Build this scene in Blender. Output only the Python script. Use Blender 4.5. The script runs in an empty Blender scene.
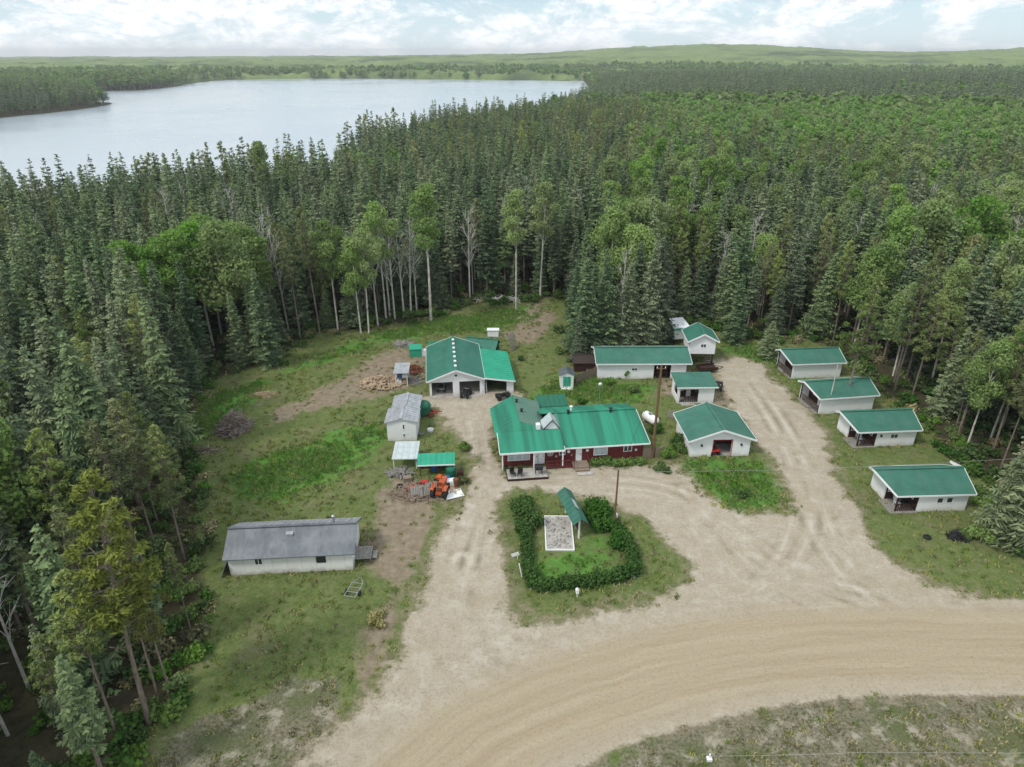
import bpy, math, random
import numpy as np
from mathutils import Vector, Matrix, noise as mnoise

R = math.radians
rnd = random.Random(7)
nr = np.random.RandomState(11)
SC = bpy.context.scene
COL = SC.collection

# ------------------------------------------------------------------ camera
F_PX, H_CAM = 683.0, 40.0
PITCH = math.atan((383.5 - 54) / F_PX)
CA, SA = math.cos(PITCH), math.sin(PITCH)
cam_d = bpy.data.cameras.new('camera')
cam = bpy.data.objects.new('camera', cam_d)
COL.objects.link(cam)
cam.location = (0, 0, H_CAM)
cam.rotation_euler = (R(90) - PITCH, 0, 0)
cam_d.sensor_width = 36
cam_d.lens = 36 * F_PX / 1024
cam_d.clip_start = 0.5
cam_d.clip_end = 30000
SC.camera = cam

# ------------------------------------------------------------------ light
SUN_EL, SUN_AZ = 52, 235          # azimuth clockwise from +Y
w = bpy.data.worlds.new('World'); SC.world = w; w.use_nodes = True
nt = w.node_tree; nt.nodes.clear()
def N(nt, t, **kw):
    n = nt.nodes.new(t)
    for k, v in kw.items(): setattr(n, k, v)
    return n
def mathn(nt, op, a, b=None, clamp=False):
    n = N(nt, 'ShaderNodeMath', operation=op, use_clamp=clamp)
    for i, x in enumerate((a, b)):
        if x is None: continue
        if isinstance(x, (int, float)): n.inputs[i].default_value = x
        else: nt.links.new(x, n.inputs[i])
    return n.outputs[0]
def rampn(nt, fac, stops):
    n = N(nt, 'ShaderNodeValToRGB')
    el = n.color_ramp.elements
    while len(el) < len(stops): el.new(0.5)
    for e, (p, c) in zip(el, stops):
        e.position = p; e.color = (*c, 1) if len(c) == 3 else c
    nt.links.new(fac, n.inputs[0])
    return n.outputs[0]
def noisen(nt, vec, scale, detail=4, rough=0.55, dist=0.0):
    n = N(nt, 'ShaderNodeTexNoise')
    n.inputs['Scale'].default_value = scale; n.inputs['Detail'].default_value = detail
    n.inputs['Roughness'].default_value = rough; n.inputs['Distortion'].default_value = dist
    if vec is not None: nt.links.new(vec, n.inputs['Vector'])
    return n.outputs['Fac']
def mixn(nt, fac, a, b, blend='MIX'):
    n = N(nt, 'ShaderNodeMix', data_type='RGBA', blend_type=blend)
    for s, x in ((0, fac), (6, a), (7, b)):
        if isinstance(x, (int, float)): n.inputs[s].default_value = x
        elif isinstance(x, (tuple, list)): n.inputs[s].default_value = (*x, 1)
        else: nt.links.new(x, n.inputs[s])
    return n.outputs[2]
sky = N(nt, 'ShaderNodeTexSky', sky_type='NISHITA', sun_disc=False)
sky.sun_elevation = R(SUN_EL); sky.sun_rotation = R(SUN_AZ)
sky.altitude = 500; sky.dust_density = 1.5
tc = N(nt, 'ShaderNodeTexCoord')
sep = N(nt, 'ShaderNodeSeparateXYZ'); nt.links.new(tc.outputs['Generated'], sep.inputs[0])
zz = mathn(nt, 'ADD', mathn(nt, 'MAXIMUM', sep.outputs[2], 0.0), 0.055)
cx = mathn(nt, 'DIVIDE', sep.outputs[0], zz); cy = mathn(nt, 'DIVIDE', sep.outputs[1], zz)
cmb = N(nt, 'ShaderNodeCombineXYZ')
nt.links.new(cx, cmb.inputs[0]); nt.links.new(cy, cmb.inputs[1])
mpc = N(nt, 'ShaderNodeMapping'); mpc.inputs['Scale'].default_value = (1, 1, 2.3); mpc.inputs['Location'].default_value = (3.1, .4, .2)
nt.links.new(tc.outputs['Generated'], mpc.inputs[0])
cn = noisen(nt, mpc.outputs[0], 9.0, 9, 0.66, 0.4)
cfac = rampn(nt, cn, [(0.42, (0, 0, 0)), (0.54, (1, 1, 1))])
cn2 = noisen(nt, mpc.outputs[0], 42.0, 8, 0.66, 0.3)
ccol = rampn(nt, cn2, [(0.36, (7.4, 8.0, 8.5)), (0.48, (9.3, 9.6, 9.8)), (0.58, (11.6, 11.5, 11.4))])
base_sky = mixn(nt, 0.62, sky.outputs[0], (6.2, 8.3, 9.6))
haze_f = rampn(nt, sep.outputs[2], [(0.0, (1, 1, 1)), (0.06, (0, 0, 0))])
c1 = mixn(nt, cfac, base_sky, ccol)
c2 = mixn(nt, mathn(nt, 'MULTIPLY', haze_f, 0.5), c1, (9.2, 10.0, 10.5))
bg = N(nt, 'ShaderNodeBackground'); bg.inputs[1].default_value = 0.105
nt.links.new(c2, bg.inputs[0])
wo = N(nt, 'ShaderNodeOutputWorld'); nt.links.new(bg.outputs[0], wo.inputs[0])

sd = bpy.data.lights.new('sun', 'SUN'); sd.energy = 2.1; sd.angle = R(10); sd.color = (1, 0.95, 0.87)
so = bpy.data.objects.new('sun', sd); COL.objects.link(so)
sx, sy, sz = math.sin(R(SUN_AZ)) * math.cos(R(SUN_EL)), math.cos(R(SUN_AZ)) * math.cos(R(SUN_EL)), math.sin(R(SUN_EL))
so.rotation_euler = Vector((sx, sy, sz)).to_track_quat('Z', 'Y').to_euler()
so.location = (-40, -40, 90)
vs = SC.view_settings
vs.view_transform = 'Standard'; vs.look = 'None'; vs.gamma = 1; vs.exposure = 0.13; vs.use_curve_mapping = False
SC.cycles.max_bounces = 5; SC.cycles.transparent_max_bounces = 4; SC.cycles.volume_bounces = 0

# ------------------------------------------------------------------ measuring
def G(px, py, z=0.0):
    u, v = (px - 512) / F_PX, (py - 383.5) / F_PX
    t = (H_CAM - z) / (SA + v * CA)
    return (u * t, (CA - v * SA) * t)
def hz(Y, py):
    v = (py - 383.5) / F_PX
    return H_CAM - Y * (SA + v * CA) / (CA - v * SA)
def GP(pts, z=0.0):
    return np.array([G(a, b, z) for a, b in pts])

def polysdf(X, Y, poly):
    """signed distance to polygon, negative inside"""
    d = np.full(X.shape, 1e9); ins = np.zeros(X.shape, bool); n = len(poly)
    for i in range(n):
        ax, ay = poly[i]; bx, by = poly[(i + 1) % n]
        ex, ey = bx - ax, by - ay
        wx, wy = X - ax, Y - ay
        t = np.clip((wx * ex + wy * ey) / (ex * ex + ey * ey + 1e-9), 0, 1)
        d = np.minimum(d, (wx - ex * t) ** 2 + (wy - ey * t) ** 2)
        c = ((ay > Y) != (by > Y))
        with np.errstate(divide='ignore', invalid='ignore'):
            xi = (bx - ax) * (Y - ay) / (by - ay + 1e-12) + ax
        ins ^= c & (X < xi)
    d = np.sqrt(d)
    return np.where(ins, -d, d)
def linedist(X, Y, pts):
    d = np.full(X.shape, 1e9)
    for (ax, ay), (bx, by) in zip(pts[:-1], pts[1:]):
        ex, ey = bx - ax, by - ay
        t = np.clip(((X - ax) * ex + (Y - ay) * ey) / (ex * ex + ey * ey), 0, 1)
        d = np.minimum(d, (X - ax - ex * t) ** 2 + (Y - ay - ey * t) ** 2)
    return np.sqrt(d)
_perm = nr.rand(256, 256)
def vnoise(X, Y, s):
    x, y = X / s, Y / s
    xi, yi = np.floor(x).astype(int), np.floor(y).astype(int)
    fx, fy = x - xi, y - yi
    fx, fy = fx * fx * (3 - 2 * fx), fy * fy * (3 - 2 * fy)
    g = lambda a, b: _perm[a % 256, b % 256]
    return ((g(xi, yi) * (1 - fx) + g(xi + 1, yi) * fx) * (1 - fy) + (g(xi, yi + 1) * (1 - fx) + g(xi + 1, yi + 1) * fx) * fy) * 2 - 1
def fbm(X, Y, s, o=4, g=0.55):
    r, a, t = 0, 1, 0
    for k in range(o):
        r = r + a * vnoise(X + 37.7 * k, Y - 19.1 * k, s / 2 ** k); t += a; a *= g
    return r / t
def sstep(a, b, x):
    t = np.clip((x - a) / (b - a), 0, 1); return t * t * (3 - 2 * t)

# ------------------------------------------------------------------ terrain shape
LAKE = [(-2500, 60), (-420, 95), (-250, 120), (-150, 150), (-122, 172), (-104, 199), (-78, 212), (-60, 222), (-66, 290),
        (-44, 378), (-10, 452), (45, 610), (72, 730), (96, 900), (112, 1060)] + \
       [tuple(G(a, b, -3)) for a, b in [(583, 80.5), (565, 81), (530, 80.3), (430, 79.3), (360, 78.5), (300, 78.8), (235, 79.5), (210, 81), (190, 84), (165, 88), (140, 90.5),
        (115, 91), (98, 91.5), (94, 96), (99, 101.5), (116, 103.2), (95, 107.5), (60, 112), (30, 115), (0, 118), (-60, 122)]] + [(-2500, 560)]
LAKE_A = np.array(LAKE)
HPX = [(-400, 57), (0, 57), (100, 56.5), (200, 56.5), (300, 55.5), (400, 55), (512, 53.5), (580, 50.5), (640, 47.5), (700, 45), (750, 45.5), (800, 47.5), (850, 50.5), (900, 52), (960, 51), (1024, 49), (1500, 50)]
def hfun(X, Y):
    s = polysdf(X, Y, LAKE_A)
    r = np.hypot(X, Y)
    az = 512 + F_PX * (X / np.maximum(Y * CA + 40 * SA, 1))
    base = np.zeros(X.shape)
    ridge = np.exp(-((r - 900 + 60 * np.sin(az / 90)) / 200) ** 2) * sstep(570, 720, az) * (1 + .12 * np.sin(az / 37) + .1 * np.sin(az / 83 + 1))
    base += 6.0 * ridge + 1 * sstep(560, 700, az) * sstep(200, 500, r)
    base += 3.0 * fbm(X, Y, 260, 3) * sstep(160, 420, r)
    # headland and far shore rise
    base += 4 * sstep(450, 600, r) * sstep(260, 100, az)
    prof = np.interp(az, [p[0] for p in HPX], [34 + (54 - p[1]) * 4.3 - 9 for p in HPX])
    far = sstep(1300, 3000, r) * (1 - 0.6 * sstep(3900, 8000, r))
    base = base * (1 - far) + far * (prof + 5 * fbm(X, Y, 700, 3)) + 9 * fbm(X, Y, 420, 3) * sstep(1300, 1700, r) * (1 - far * .8)
    k = sstep(0, 60, s)
    z = -3 + (base + 3) * k + 0.6 * sstep(0, 4, s) * (1 - k)
    z = np.where(s < 0, -3 - np.minimum(4, -s * 0.15), z)
    return z
def hat(x, y):
    return float(hfun(np.array([x]), np.array([y]))[0])

# ------------------------------------------------------------------ zones (pixel outlines measured on the ground plane)
CLEAR = GP([(120, 790), (150, 740), (170, 700), (196, 640), (205, 590), (200, 520), (192, 470), (188, 430), (196, 395), (217, 378), (240, 370), (278, 364), (298, 343), (320, 334),
            (370, 330), (433, 318), (479, 303), (516, 301), (559, 298), (575, 315), (562, 345), (568, 364), (592, 366), (600, 352), (640, 350), (662, 348), (668, 332), (700, 322), (722, 331),
            (745, 338), (775, 345), (800, 340), (832, 345), (852, 362), (868, 380), (884, 392), (905, 405), (925, 420), (940, 440), (962, 455), (985, 480), (1000, 520),
            (1018, 545), (1060, 560), (1400, 560)]
           )
CLEAR = np.vstack([CLEAR, [(140, -60), (-30, -60), (-24, 10)]])
DRIVE = [GP(p) for p in (
    [(300, 767), (350, 722), (378, 688), (400, 650), (412, 610), (428, 565), (440, 530), (460, 505), (472, 485), (478, 462), (470, 440), (452, 420), (436, 404), (428, 398), (455, 394),
     (512, 389), (522, 397), (500, 404), (492, 415), (494, 440), (500, 462), (504, 474), (560, 472), (640, 466), (672, 470), (690, 485), (702, 498), (740, 516), (780, 519), (795, 512), (798, 500),
     (778, 465), (755, 430), (738, 402), (722, 380), (716, 362), (735, 358), (762, 366), (790, 395), (815, 425), (826, 450), (832, 470), (846, 500), (868, 533), (900, 568), (930, 590), (960, 598), (1024, 603), (1024, 640), (700, 700), (500, 780)],
)]
ISLE = GP([(503, 500), (512, 492), (560, 492), (600, 498), (640, 515), (668, 540), (690, 566), (700, 582), (672, 598), (625, 612), (580, 622), (545, 629), (518, 627), (500, 610), (498, 560)])
DIRT = [GP(p) for p in ([(262, 405), (300, 398), (340, 372), (400, 345), (430, 350), (430, 372), (420, 384), (380, 392), (340, 402), (300, 420), (270, 430)],
                        [(385, 490), (440, 495), (430, 550), (412, 610), (395, 660), (360, 700), (352, 660), (372, 600), (376, 550)],
                        [(395, 480), (470, 480), (470, 505), (400, 510)],
                        [(596, 398), (640, 402), (690, 400), (730, 408), (735, 398), (716, 372), (690, 368), (665, 380), (650, 400)],
                        [(540, 300), (560, 320), (530, 345), (500, 335)])]
LUSH = [GP(p) for p in ([(540, 555), (540, 580), (600, 575), (618, 560), (600, 525), (580, 550)], [(222, 500), (225, 480), (290, 450), (350, 425), (385, 430), (360, 462), (320, 480), (270, 500), (235, 510)],
                        [(180, 450), (200, 400), (290, 370), (380, 330), (480, 312), (550, 305), (540, 325), (440, 332), (330, 360), (270, 380), (230, 420)],
                        [(515, 410), (555, 370), (660, 385), (650, 410), (560, 400)],
                        [(720, 340), (800, 355), (820, 400), (795, 390), (770, 365), (720, 350)],
                        [(690, 470), (760, 460), (790, 500), (730, 512)])]
SCRUB = [GP(p) for p in ([(560, 790), (620, 738), (700, 712), (800, 692), (900, 686), (1024, 686), (1200, 690), (1300, 900), (560, 900)],
                         [(150, 790), (200, 715), (270, 680), (345, 675), (335, 720), (290, 800)])]
ROAD_C = GP([(1700, 640), (1024, 645), (920, 641), (800, 645), (700, 659), (610, 682), (530, 712), (470, 745), (420, 790)])
ROAD_C = np.vstack([ROAD_C, ROAD_C[-1] + (ROAD_C[-1] - ROAD_C[-2]) * 3])
def smooth_line(P, n=3):
    for _ in range(n):
        Q = [P[0]]
        for a, b in zip(P[:-1], P[1:]): Q += [a * .75 + b * .25, a * .25 + b * .75]
        Q.append(P[-1]); P = np.array(Q)
    return P
ROAD_C = smooth_line(ROAD_C)

def axis(lo, hi, step, far_lo, far_hi, g=1.035):
    a = list(np.arange(lo, hi, step)); s = step; x = a[-1]
    while x < far_hi: s *= g; x += s; a.append(x)
    s = step; x = a[0]; b = []
    while x > far_lo: s *= g; x -= s; b.append(x)
    return np.array(b[::-1] + a)
XS = axis(-62, 66, 0.3, -7500, 7500); YS = axis(22, 122, 0.3, -400, 8500)
GX, GY = np.meshgrid(XS, YS)
GZ = hfun(GX, GY)
near = (GX > -75) & (GX < 80) & (GY > 10) & (GY < 135)
GZ = GZ + np.where(near, 0.05 * fbm(GX, GY, 6, 3), 0)
wob = fbm(GX, GY, 7, 4) * 1.0 + fbm(GX, GY, 1.3, 3) * 0.5
d_drive = np.min([polysdf(GX, GY, p) for p in DRIVE], axis=0)
d_isle = polysdf(GX, GY, ISLE)
d_drive = np.maximum(d_drive, -d_isle)
d_road = linedist(GX, GY, ROAD_C) - 4.6
d_dirt = np.min([polysdf(GX, GY, p) for p in DIRT], axis=0)
d_lush = np.min([polysdf(GX, GY, p) for p in LUSH], axis=0)
d_scrub = np.min([polysdf(GX, GY, p) for p in SCRUB], axis=0)
d_clear = polysdf(GX, GY, CLEAR)
m_gravel = np.maximum(sstep(1.5, -1.3, d_drive + wob * 1.8), sstep(0.8, -0.5, d_road + wob * 0.5))
m_dirt = sstep(2.0, -2.0, d_dirt + wob * 2.5) * 0.85
m_dirt = np.maximum(m_dirt, 0.55 * sstep(3.0, 0, np.minimum(d_drive, d_road) + wob * 2.2))
m_lush = sstep(3.0, -3.5, d_lush + wob * 3)
m_scrub = sstep(1.5, -1.5, d_scrub + wob * 2)
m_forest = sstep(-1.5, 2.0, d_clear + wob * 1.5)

# tyre tracks: compacted pale wheel lines with loose darker ridges between them
m_track = np.full(GX.shape, 0.5); twb = fbm(GX, GY, 9, 2) * .7; tnz = fbm(GX, GY, 4, 3)
for tp_ in [[(470, 400), (478, 430), (482, 470), (474, 510), (462, 560), (450, 610), (455, 660), (520, 690)], [(462, 560), (440, 620), (400, 690), (350, 740), (300, 790)], [(478, 470), (520, 484), (600, 480), (680, 490), (730, 530), (770, 580), (860, 620)],
            [(738, 370), (765, 405), (795, 450), (810, 490), (820, 530), (850, 580), (930, 625)], [(745, 372), (785, 430), (806, 490), (800, 540), (760, 600), (690, 640)], [(452, 610), (500, 640), (600, 645)], [(690, 490), (740, 540), (820, 590), (1000, 622)], [(486, 460), (455, 540), (425, 620), (370, 700)]]:
    ln = smooth_line(GP(tp_)); dl = linedist(GX, GY, ln)
    for o_, wd_, am in ((.8, .26, .26), (0.0, .35, -.16), (1.45, .3, -.16)):
        m_track += am * np.exp(-((dl + twb * .25 - o_) / wd_) ** 2) * sstep(-.5, .5, tnz)
m_track = np.clip(m_track, 0, 1)
def new_mat(name):
    m = bpy.data.materials.new(name); m.use_nodes = True
    m.node_tree.nodes.clear()
    return m, m.node_tree
def finish(nt, col, rough=0.8, spec=0.25, bump=None, bstr=0.3, bdist=0.05, metal=0.0):
    p = N(nt, 'ShaderNodeBsdfPrincipled')
    if isinstance(col, (tuple, list)): p.inputs['Base Color'].default_value = (*col, 1)
    else: nt.links.new(col, p.inputs['Base Color'])
    if isinstance(rough, (int, float)): p.inputs['Roughness'].default_value = rough
    else: nt.links.new(rough, p.inputs['Roughness'])
    p.inputs['Specular IOR Level'].default_value = spec; p.inputs['Metallic'].default_value = metal
    if bump is not None:
        b = N(nt, 'ShaderNodeBump'); b.inputs['Strength'].default_value = bstr; b.inputs['Distance'].default_value = bdist
        nt.links.new(bump, b.inputs['Height']); nt.links.new(b.outputs[0], p.inputs['Normal'])
    o = N(nt, 'ShaderNodeOutputMaterial'); nt.links.new(p.outputs[0], o.inputs[0])
    return p
def attr(nt, name):
    a = N(nt, 'ShaderNodeAttribute'); a.attribute_name = name; return a

def ground_material(name, road=False):
    m, nt = new_mat(name)
    geo = N(nt, 'ShaderNodeNewGeometry'); P = geo.outputs['Position']
    z1 = attr(nt, 'zone'); s = N(nt, 'ShaderNodeSeparateColor'); nt.links.new(z1.outputs['Color'], s.inputs[0])
    z2 = attr(nt, 'zone2'); s2 = N(nt, 'ShaderNodeSeparateColor'); nt.links.new(z2.outputs['Color'], s2.inputs[0])
    n_big = noisen(nt, P, 0.22, 5, 0.6); n_mid = noisen(nt, P, 1.3, 6, 0.65); n_fine = noisen(nt, P, 4.5, 8, 0.8)
    n_pat = noisen(nt, P, 0.55, 8, 0.72, 0.4)
    grass = mixn(nt, rampn(nt, n_mid, [(0.3, (0, 0, 0)), (0.72, (1, 1, 1))]), (0.088, 0.13, 0.036), (0.18, 0.215, 0.075))
    grass = mixn(nt, rampn(nt, n_big, [(0.52, (0, 0, 0)), (0.72, (0.6, 0.6, 0.6))]), grass, (0.20, 0.17, 0.105))
    grass = mixn(nt, rampn(nt, n_fine, [(0.42, (0.55, 0.55, 0.55)), (0.52, (0, 0, 0))]), grass, (0.055, 0.07, 0.028))
    grass = mixn(nt, rampn(nt, n_pat, [(0.52, (0, 0, 0)), (0.70, (0.6, 0.6, 0.6))]), grass, (0.24, 0.215, 0.13))
    lush = mixn(nt, rampn(nt, n_mid, [(0.32, (0, 0, 0)), (0.7, (1, 1, 1))]), (0.072, 0.165, 0.034), (0.125, 0.25, 0.052))
    scrub = mixn(nt, rampn(nt, n_fine, [(0.38, (0, 0, 0)), (0.62, (1, 1, 1))]), (0.062, 0.068, 0.036), (0.27, 0.24, 0.17))
    scrub = mixn(nt, rampn(nt, n_big, [(0.45, (0, 0, 0)), (0.62, (0.7, 0.7, 0.7))]), scrub, (0.09, 0.115, 0.042))
    scrub = mixn(nt, rampn(nt, n_pat, [(0.53, (0, 0, 0)), (0.64, (0.8, 0.8, 0.8))]), scrub, (0.38, 0.345, 0.275))
    dirt = mixn(nt, rampn(nt, n_mid, [(0.3, (0, 0, 0)), (0.7, (1, 1, 1))]), (0.17, 0.135, 0.092), (0.30, 0.25, 0.18))
    grav = mixn(nt, rampn(nt, n_mid, [(0.28, (0, 0, 0)), (0.7, (1, 1, 1))]), (0.36, 0.31, 0.24), (0.46, 0.405, 0.325))
    grav = mixn(nt, rampn(nt, n_fine, [(0.38, (0.6, 0.6, 0.6)), (0.5, (0, 0, 0))]), grav, (0.20, 0.165, 0.12))
    grav = mixn(nt, rampn(nt, n_big, [(0.4, (0, 0, 0)), (0.65, (0.45, 0.45, 0.45))]), grav, (0.34, 0.285, 0.20))
    grav = mixn(nt, rampn(nt, n_pat, [(0.52, (0, 0, 0)), (0.7, (0.75, 0.75, 0.75))]), grav, (0.50, 0.465, 0.40))
    grav = mixn(nt, rampn(nt, n_pat, [(0.32, (0.3, 0.3, 0.3)), (0.44, (0, 0, 0))]), grav, (0.22, 0.185, 0.125))
    tk = s2.outputs[2]
    grav = mixn(nt, rampn(nt, mathn(nt, 'ADD', tk, mathn(nt, 'MULTIPLY', mathn(nt, 'SUBTRACT', n_pat, 0.5), 0.5)), [(0.56, (0, 0, 0)), (0.8, (0.8, 0.8, 0.8))]), grav, (0.50, 0.455, 0.385))
    grav = mixn(nt, rampn(nt, mathn(nt, 'ADD', tk, mathn(nt, 'MULTIPLY', mathn(nt, 'SUBTRACT', n_pat, 0.5), 0.5)), [(0.2, (0.75, 0.75, 0.75)), (0.44, (0, 0, 0))]), grav, (0.21, 0.18, 0.13))
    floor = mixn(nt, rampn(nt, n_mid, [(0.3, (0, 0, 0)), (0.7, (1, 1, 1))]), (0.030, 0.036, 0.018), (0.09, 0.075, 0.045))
    def soft(a, k=0.35):
        x = mathn(nt, 'ADD', a, mathn(nt, 'MULTIPLY', mathn(nt, 'SUBTRACT', n_fine, 0.5), k * 2.2))
        x = mathn(nt, 'ADD', x, mathn(nt, 'MULTIPLY', mathn(nt, 'SUBTRACT', n_mid, 0.5), k * 1.6))
        return rampn(nt, x, [(0.32, (0, 0, 0)), (0.68, (1, 1, 1))])
    c = mixn(nt, soft(s.outputs[1]), grass, lush)
    c = mixn(nt, soft(s.outputs[2]), c, scrub)
    c = mixn(nt, soft(s2.outputs[0]), c, dirt)
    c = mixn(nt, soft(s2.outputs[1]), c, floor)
    c = mixn(nt, soft(s.outputs[0], 0.45), c, grav)
    if road:
        ac = attr(nt, 'across').outputs['Fac']; al = attr(nt, 'along').outputs['Fac']
        cb = N(nt, 'ShaderNodeCombineXYZ')
        nt.links.new(mathn(nt, 'ADD', mathn(nt, 'MULTIPLY', ac, 1.3), mathn(nt, 'MULTIPLY', n_big, 1.6)), cb.inputs[0]); nt.links.new(mathn(nt, 'MULTIPLY', al, 0.035), cb.inputs[1])
        st = noisen(nt, cb.outputs[0], 1.0, 7, 0.7)
        tan = mixn(nt, rampn(nt, st, [(0.36, (0, 0, 0)), (0.62, (1, 1, 1))]), (0.335, 0.27, 0.18), (0.42, 0.355, 0.25))
        tan = mixn(nt, rampn(nt, n_mid, [(0.4, (0, 0, 0)), (0.75, (0.5, 0.5, 0.5))]), tan, (0.36, 0.31, 0.235))
        tan = mixn(nt, rampn(nt, n_fine, [(0.38, (0.4, 0.4, 0.4)), (0.5, (0, 0, 0))]), tan, (0.2, 0.16, 0.11))
        core = rampn(nt, mathn(nt, 'ADD', mathn(nt, 'MULTIPLY', mathn(nt, 'ABSOLUTE', ac), 0.2), mathn(nt, 'MULTIPLY', mathn(nt, 'SUBTRACT', n_big, 0.5), 0.5)), [(0.55, (1, 1, 1)), (0.95, (0, 0, 0))])
        c = mixn(nt, core, c, tan)
    hgt = mathn(nt, 'ADD', mathn(nt, 'MULTIPLY', n_mid, 0.5), mathn(nt, 'MULTIPLY', n_fine, 0.35))
    finish(nt, c, 0.95, 0.1, hgt, 0.55, 0.35)
    return m
M_GROUND = ground_material('ground_mat')
M_ROAD = ground_material('road_mat', True)

def mesh_obj(name, verts, faces, mat=None, parent=None, link=True):
    me = bpy.data.meshes.new(name)
    verts = np.asarray(verts, dtype=np.float32); faces = np.asarray(faces, dtype=np.int32)
    nf, k = faces.shape
    me.vertices.add(len(verts)); me.vertices.foreach_set('co', verts.ravel())
    me.loops.add(nf * k); me.loops.foreach_set('vertex_index', faces.ravel())
    me.polygons.add(nf); me.polygons.foreach_set('loop_start', np.arange(nf, dtype=np.int32) * k)
    me.polygons.foreach_set('loop_total', np.full(nf, k, dtype=np.int32))
    me.update(calc_edges=True)
    if mat: me.materials.append(mat)
    o = bpy.data.objects.new(name, me)
    if link: COL.objects.link(o)
    if parent: o.parent = parent
    return o
def tag(o, label=None, cat=None, group=None, kind=None):
    if label: o['label'] = label
    if cat: o['category'] = cat
    if group: o['group'] = group
    if kind: o['kind'] = kind
    return o
def grid_part(name, sel, mat, dz, extra=None):
    ny, nx = GX.shape
    idx = np.arange(ny * nx).reshape(ny, nx)
    q = np.stack([idx[:-1, :-1], idx[:-1, 1:], idx[1:, 1:], idx[1:, :-1]], -1)[sel].reshape(-1, 4)
    used, inv = np.unique(q, return_inverse=True)
    V = np.stack([GX.ravel()[used], GY.ravel()[used], GZ.ravel()[used] + dz], -1)
    o = mesh_obj(name, V, inv.reshape(-1, 4), mat)
    me = o.data
    def colattr(nm, a, b, c):
        at = me.attributes.new(nm, 'FLOAT_COLOR', 'POINT')
        arr = np.ones((len(used), 4), np.float32)
        for k, x in enumerate((a, b, c)): arr[:, k] = x.ravel()[used] if x is not None else 0
        at.data.foreach_set('color', arr.ravel())
    colattr('zone', m_gravel, m_lush, m_scrub); colattr('zone2', m_dirt, m_forest, m_track)
    if extra:
        for nm, a in extra.items():
            at = me.attributes.new(nm, 'FLOAT', 'POINT'); at.data.foreach_set('value', a.ravel()[used].astype(np.float32))
    me.polygons.foreach_set('use_smooth', np.ones(len(me.polygons), bool))
    return o
allsel = np.ones((GX.shape[0] - 1, GX.shape[1] - 1), bool)
tag(grid_part('ground', allsel, M_GROUND, 0), kind='structure')
# road coordinates
seg = np.r_[0, np.cumsum(np.hypot(*np.diff(ROAD_C, axis=0).T))]
best = np.full(GX.shape, 1e9); along = np.zeros(GX.shape); across = np.zeros(GX.shape)
for i in range(len(ROAD_C) - 1):
    a, b = ROAD_C[i], ROAD_C[i + 1]; e = b - a; L = np.hypot(*e)
    t = np.clip(((GX - a[0]) * e[0] + (GY - a[1]) * e[1]) / L ** 2, 0, 1)
    dx, dy = GX - a[0] - e[0] * t, GY - a[1] - e[1] * t
    d = np.hypot(dx, dy); sg = np.sign(e[0] * dy - e[1] * dx)
    u = d < best
    best = np.where(u, d, best); along = np.where(u, seg[i] + t * L, along); across = np.where(u, d * sg, across)
cell = lambda A: 0.25 * (A[:-1, :-1] + A[1:, :-1] + A[:-1, 1:] + A[1:, 1:])
far_ok = (cell(np.abs(GX)) < 130) & (cell(GY) > -40) & (cell(GY) < 125)
road_sel = (cell(d_road) < 0.4) & far_ok
tag(grid_part('road', road_sel, M_ROAD, 0.008, {'across': across, 'along': along}), kind='structure')
drive_sel = (cell(d_drive) < 0.8) & far_ok
tag(grid_part('driveway', drive_sel, M_GROUND, 0.004), kind='structure')

# lake
m, nt = new_mat('lake_water')
geo = N(nt, 'ShaderNodeNewGeometry')
mp = N(nt, 'ShaderNodeMapping'); mp.inputs['Scale'].default_value = (0.5, 1.0, 1); nt.links.new(geo.outputs['Position'], mp.inputs[0])
wn = noisen(nt, mp.outputs[0], 0.9, 5, 0.65); wl = noisen(nt, geo.outputs['Position'], 0.006, 4, 0.6)
rg = rampn(nt, wl, [(0.35, (0.16, 0.16, 0.16)), (0.65, (0.30, 0.30, 0.30))])
p = finish(nt, (0.36, 0.42, 0.47), rg, 0.9, wn, 0.12, 0.2)
lk = mesh_obj('lake', [(-2600, 40, -3), (400, 40, -3), (400, 1700, -3), (-2600, 1700, -3)], [(0, 1, 2, 3)], m)
tag(lk, kind='structure')

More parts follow.
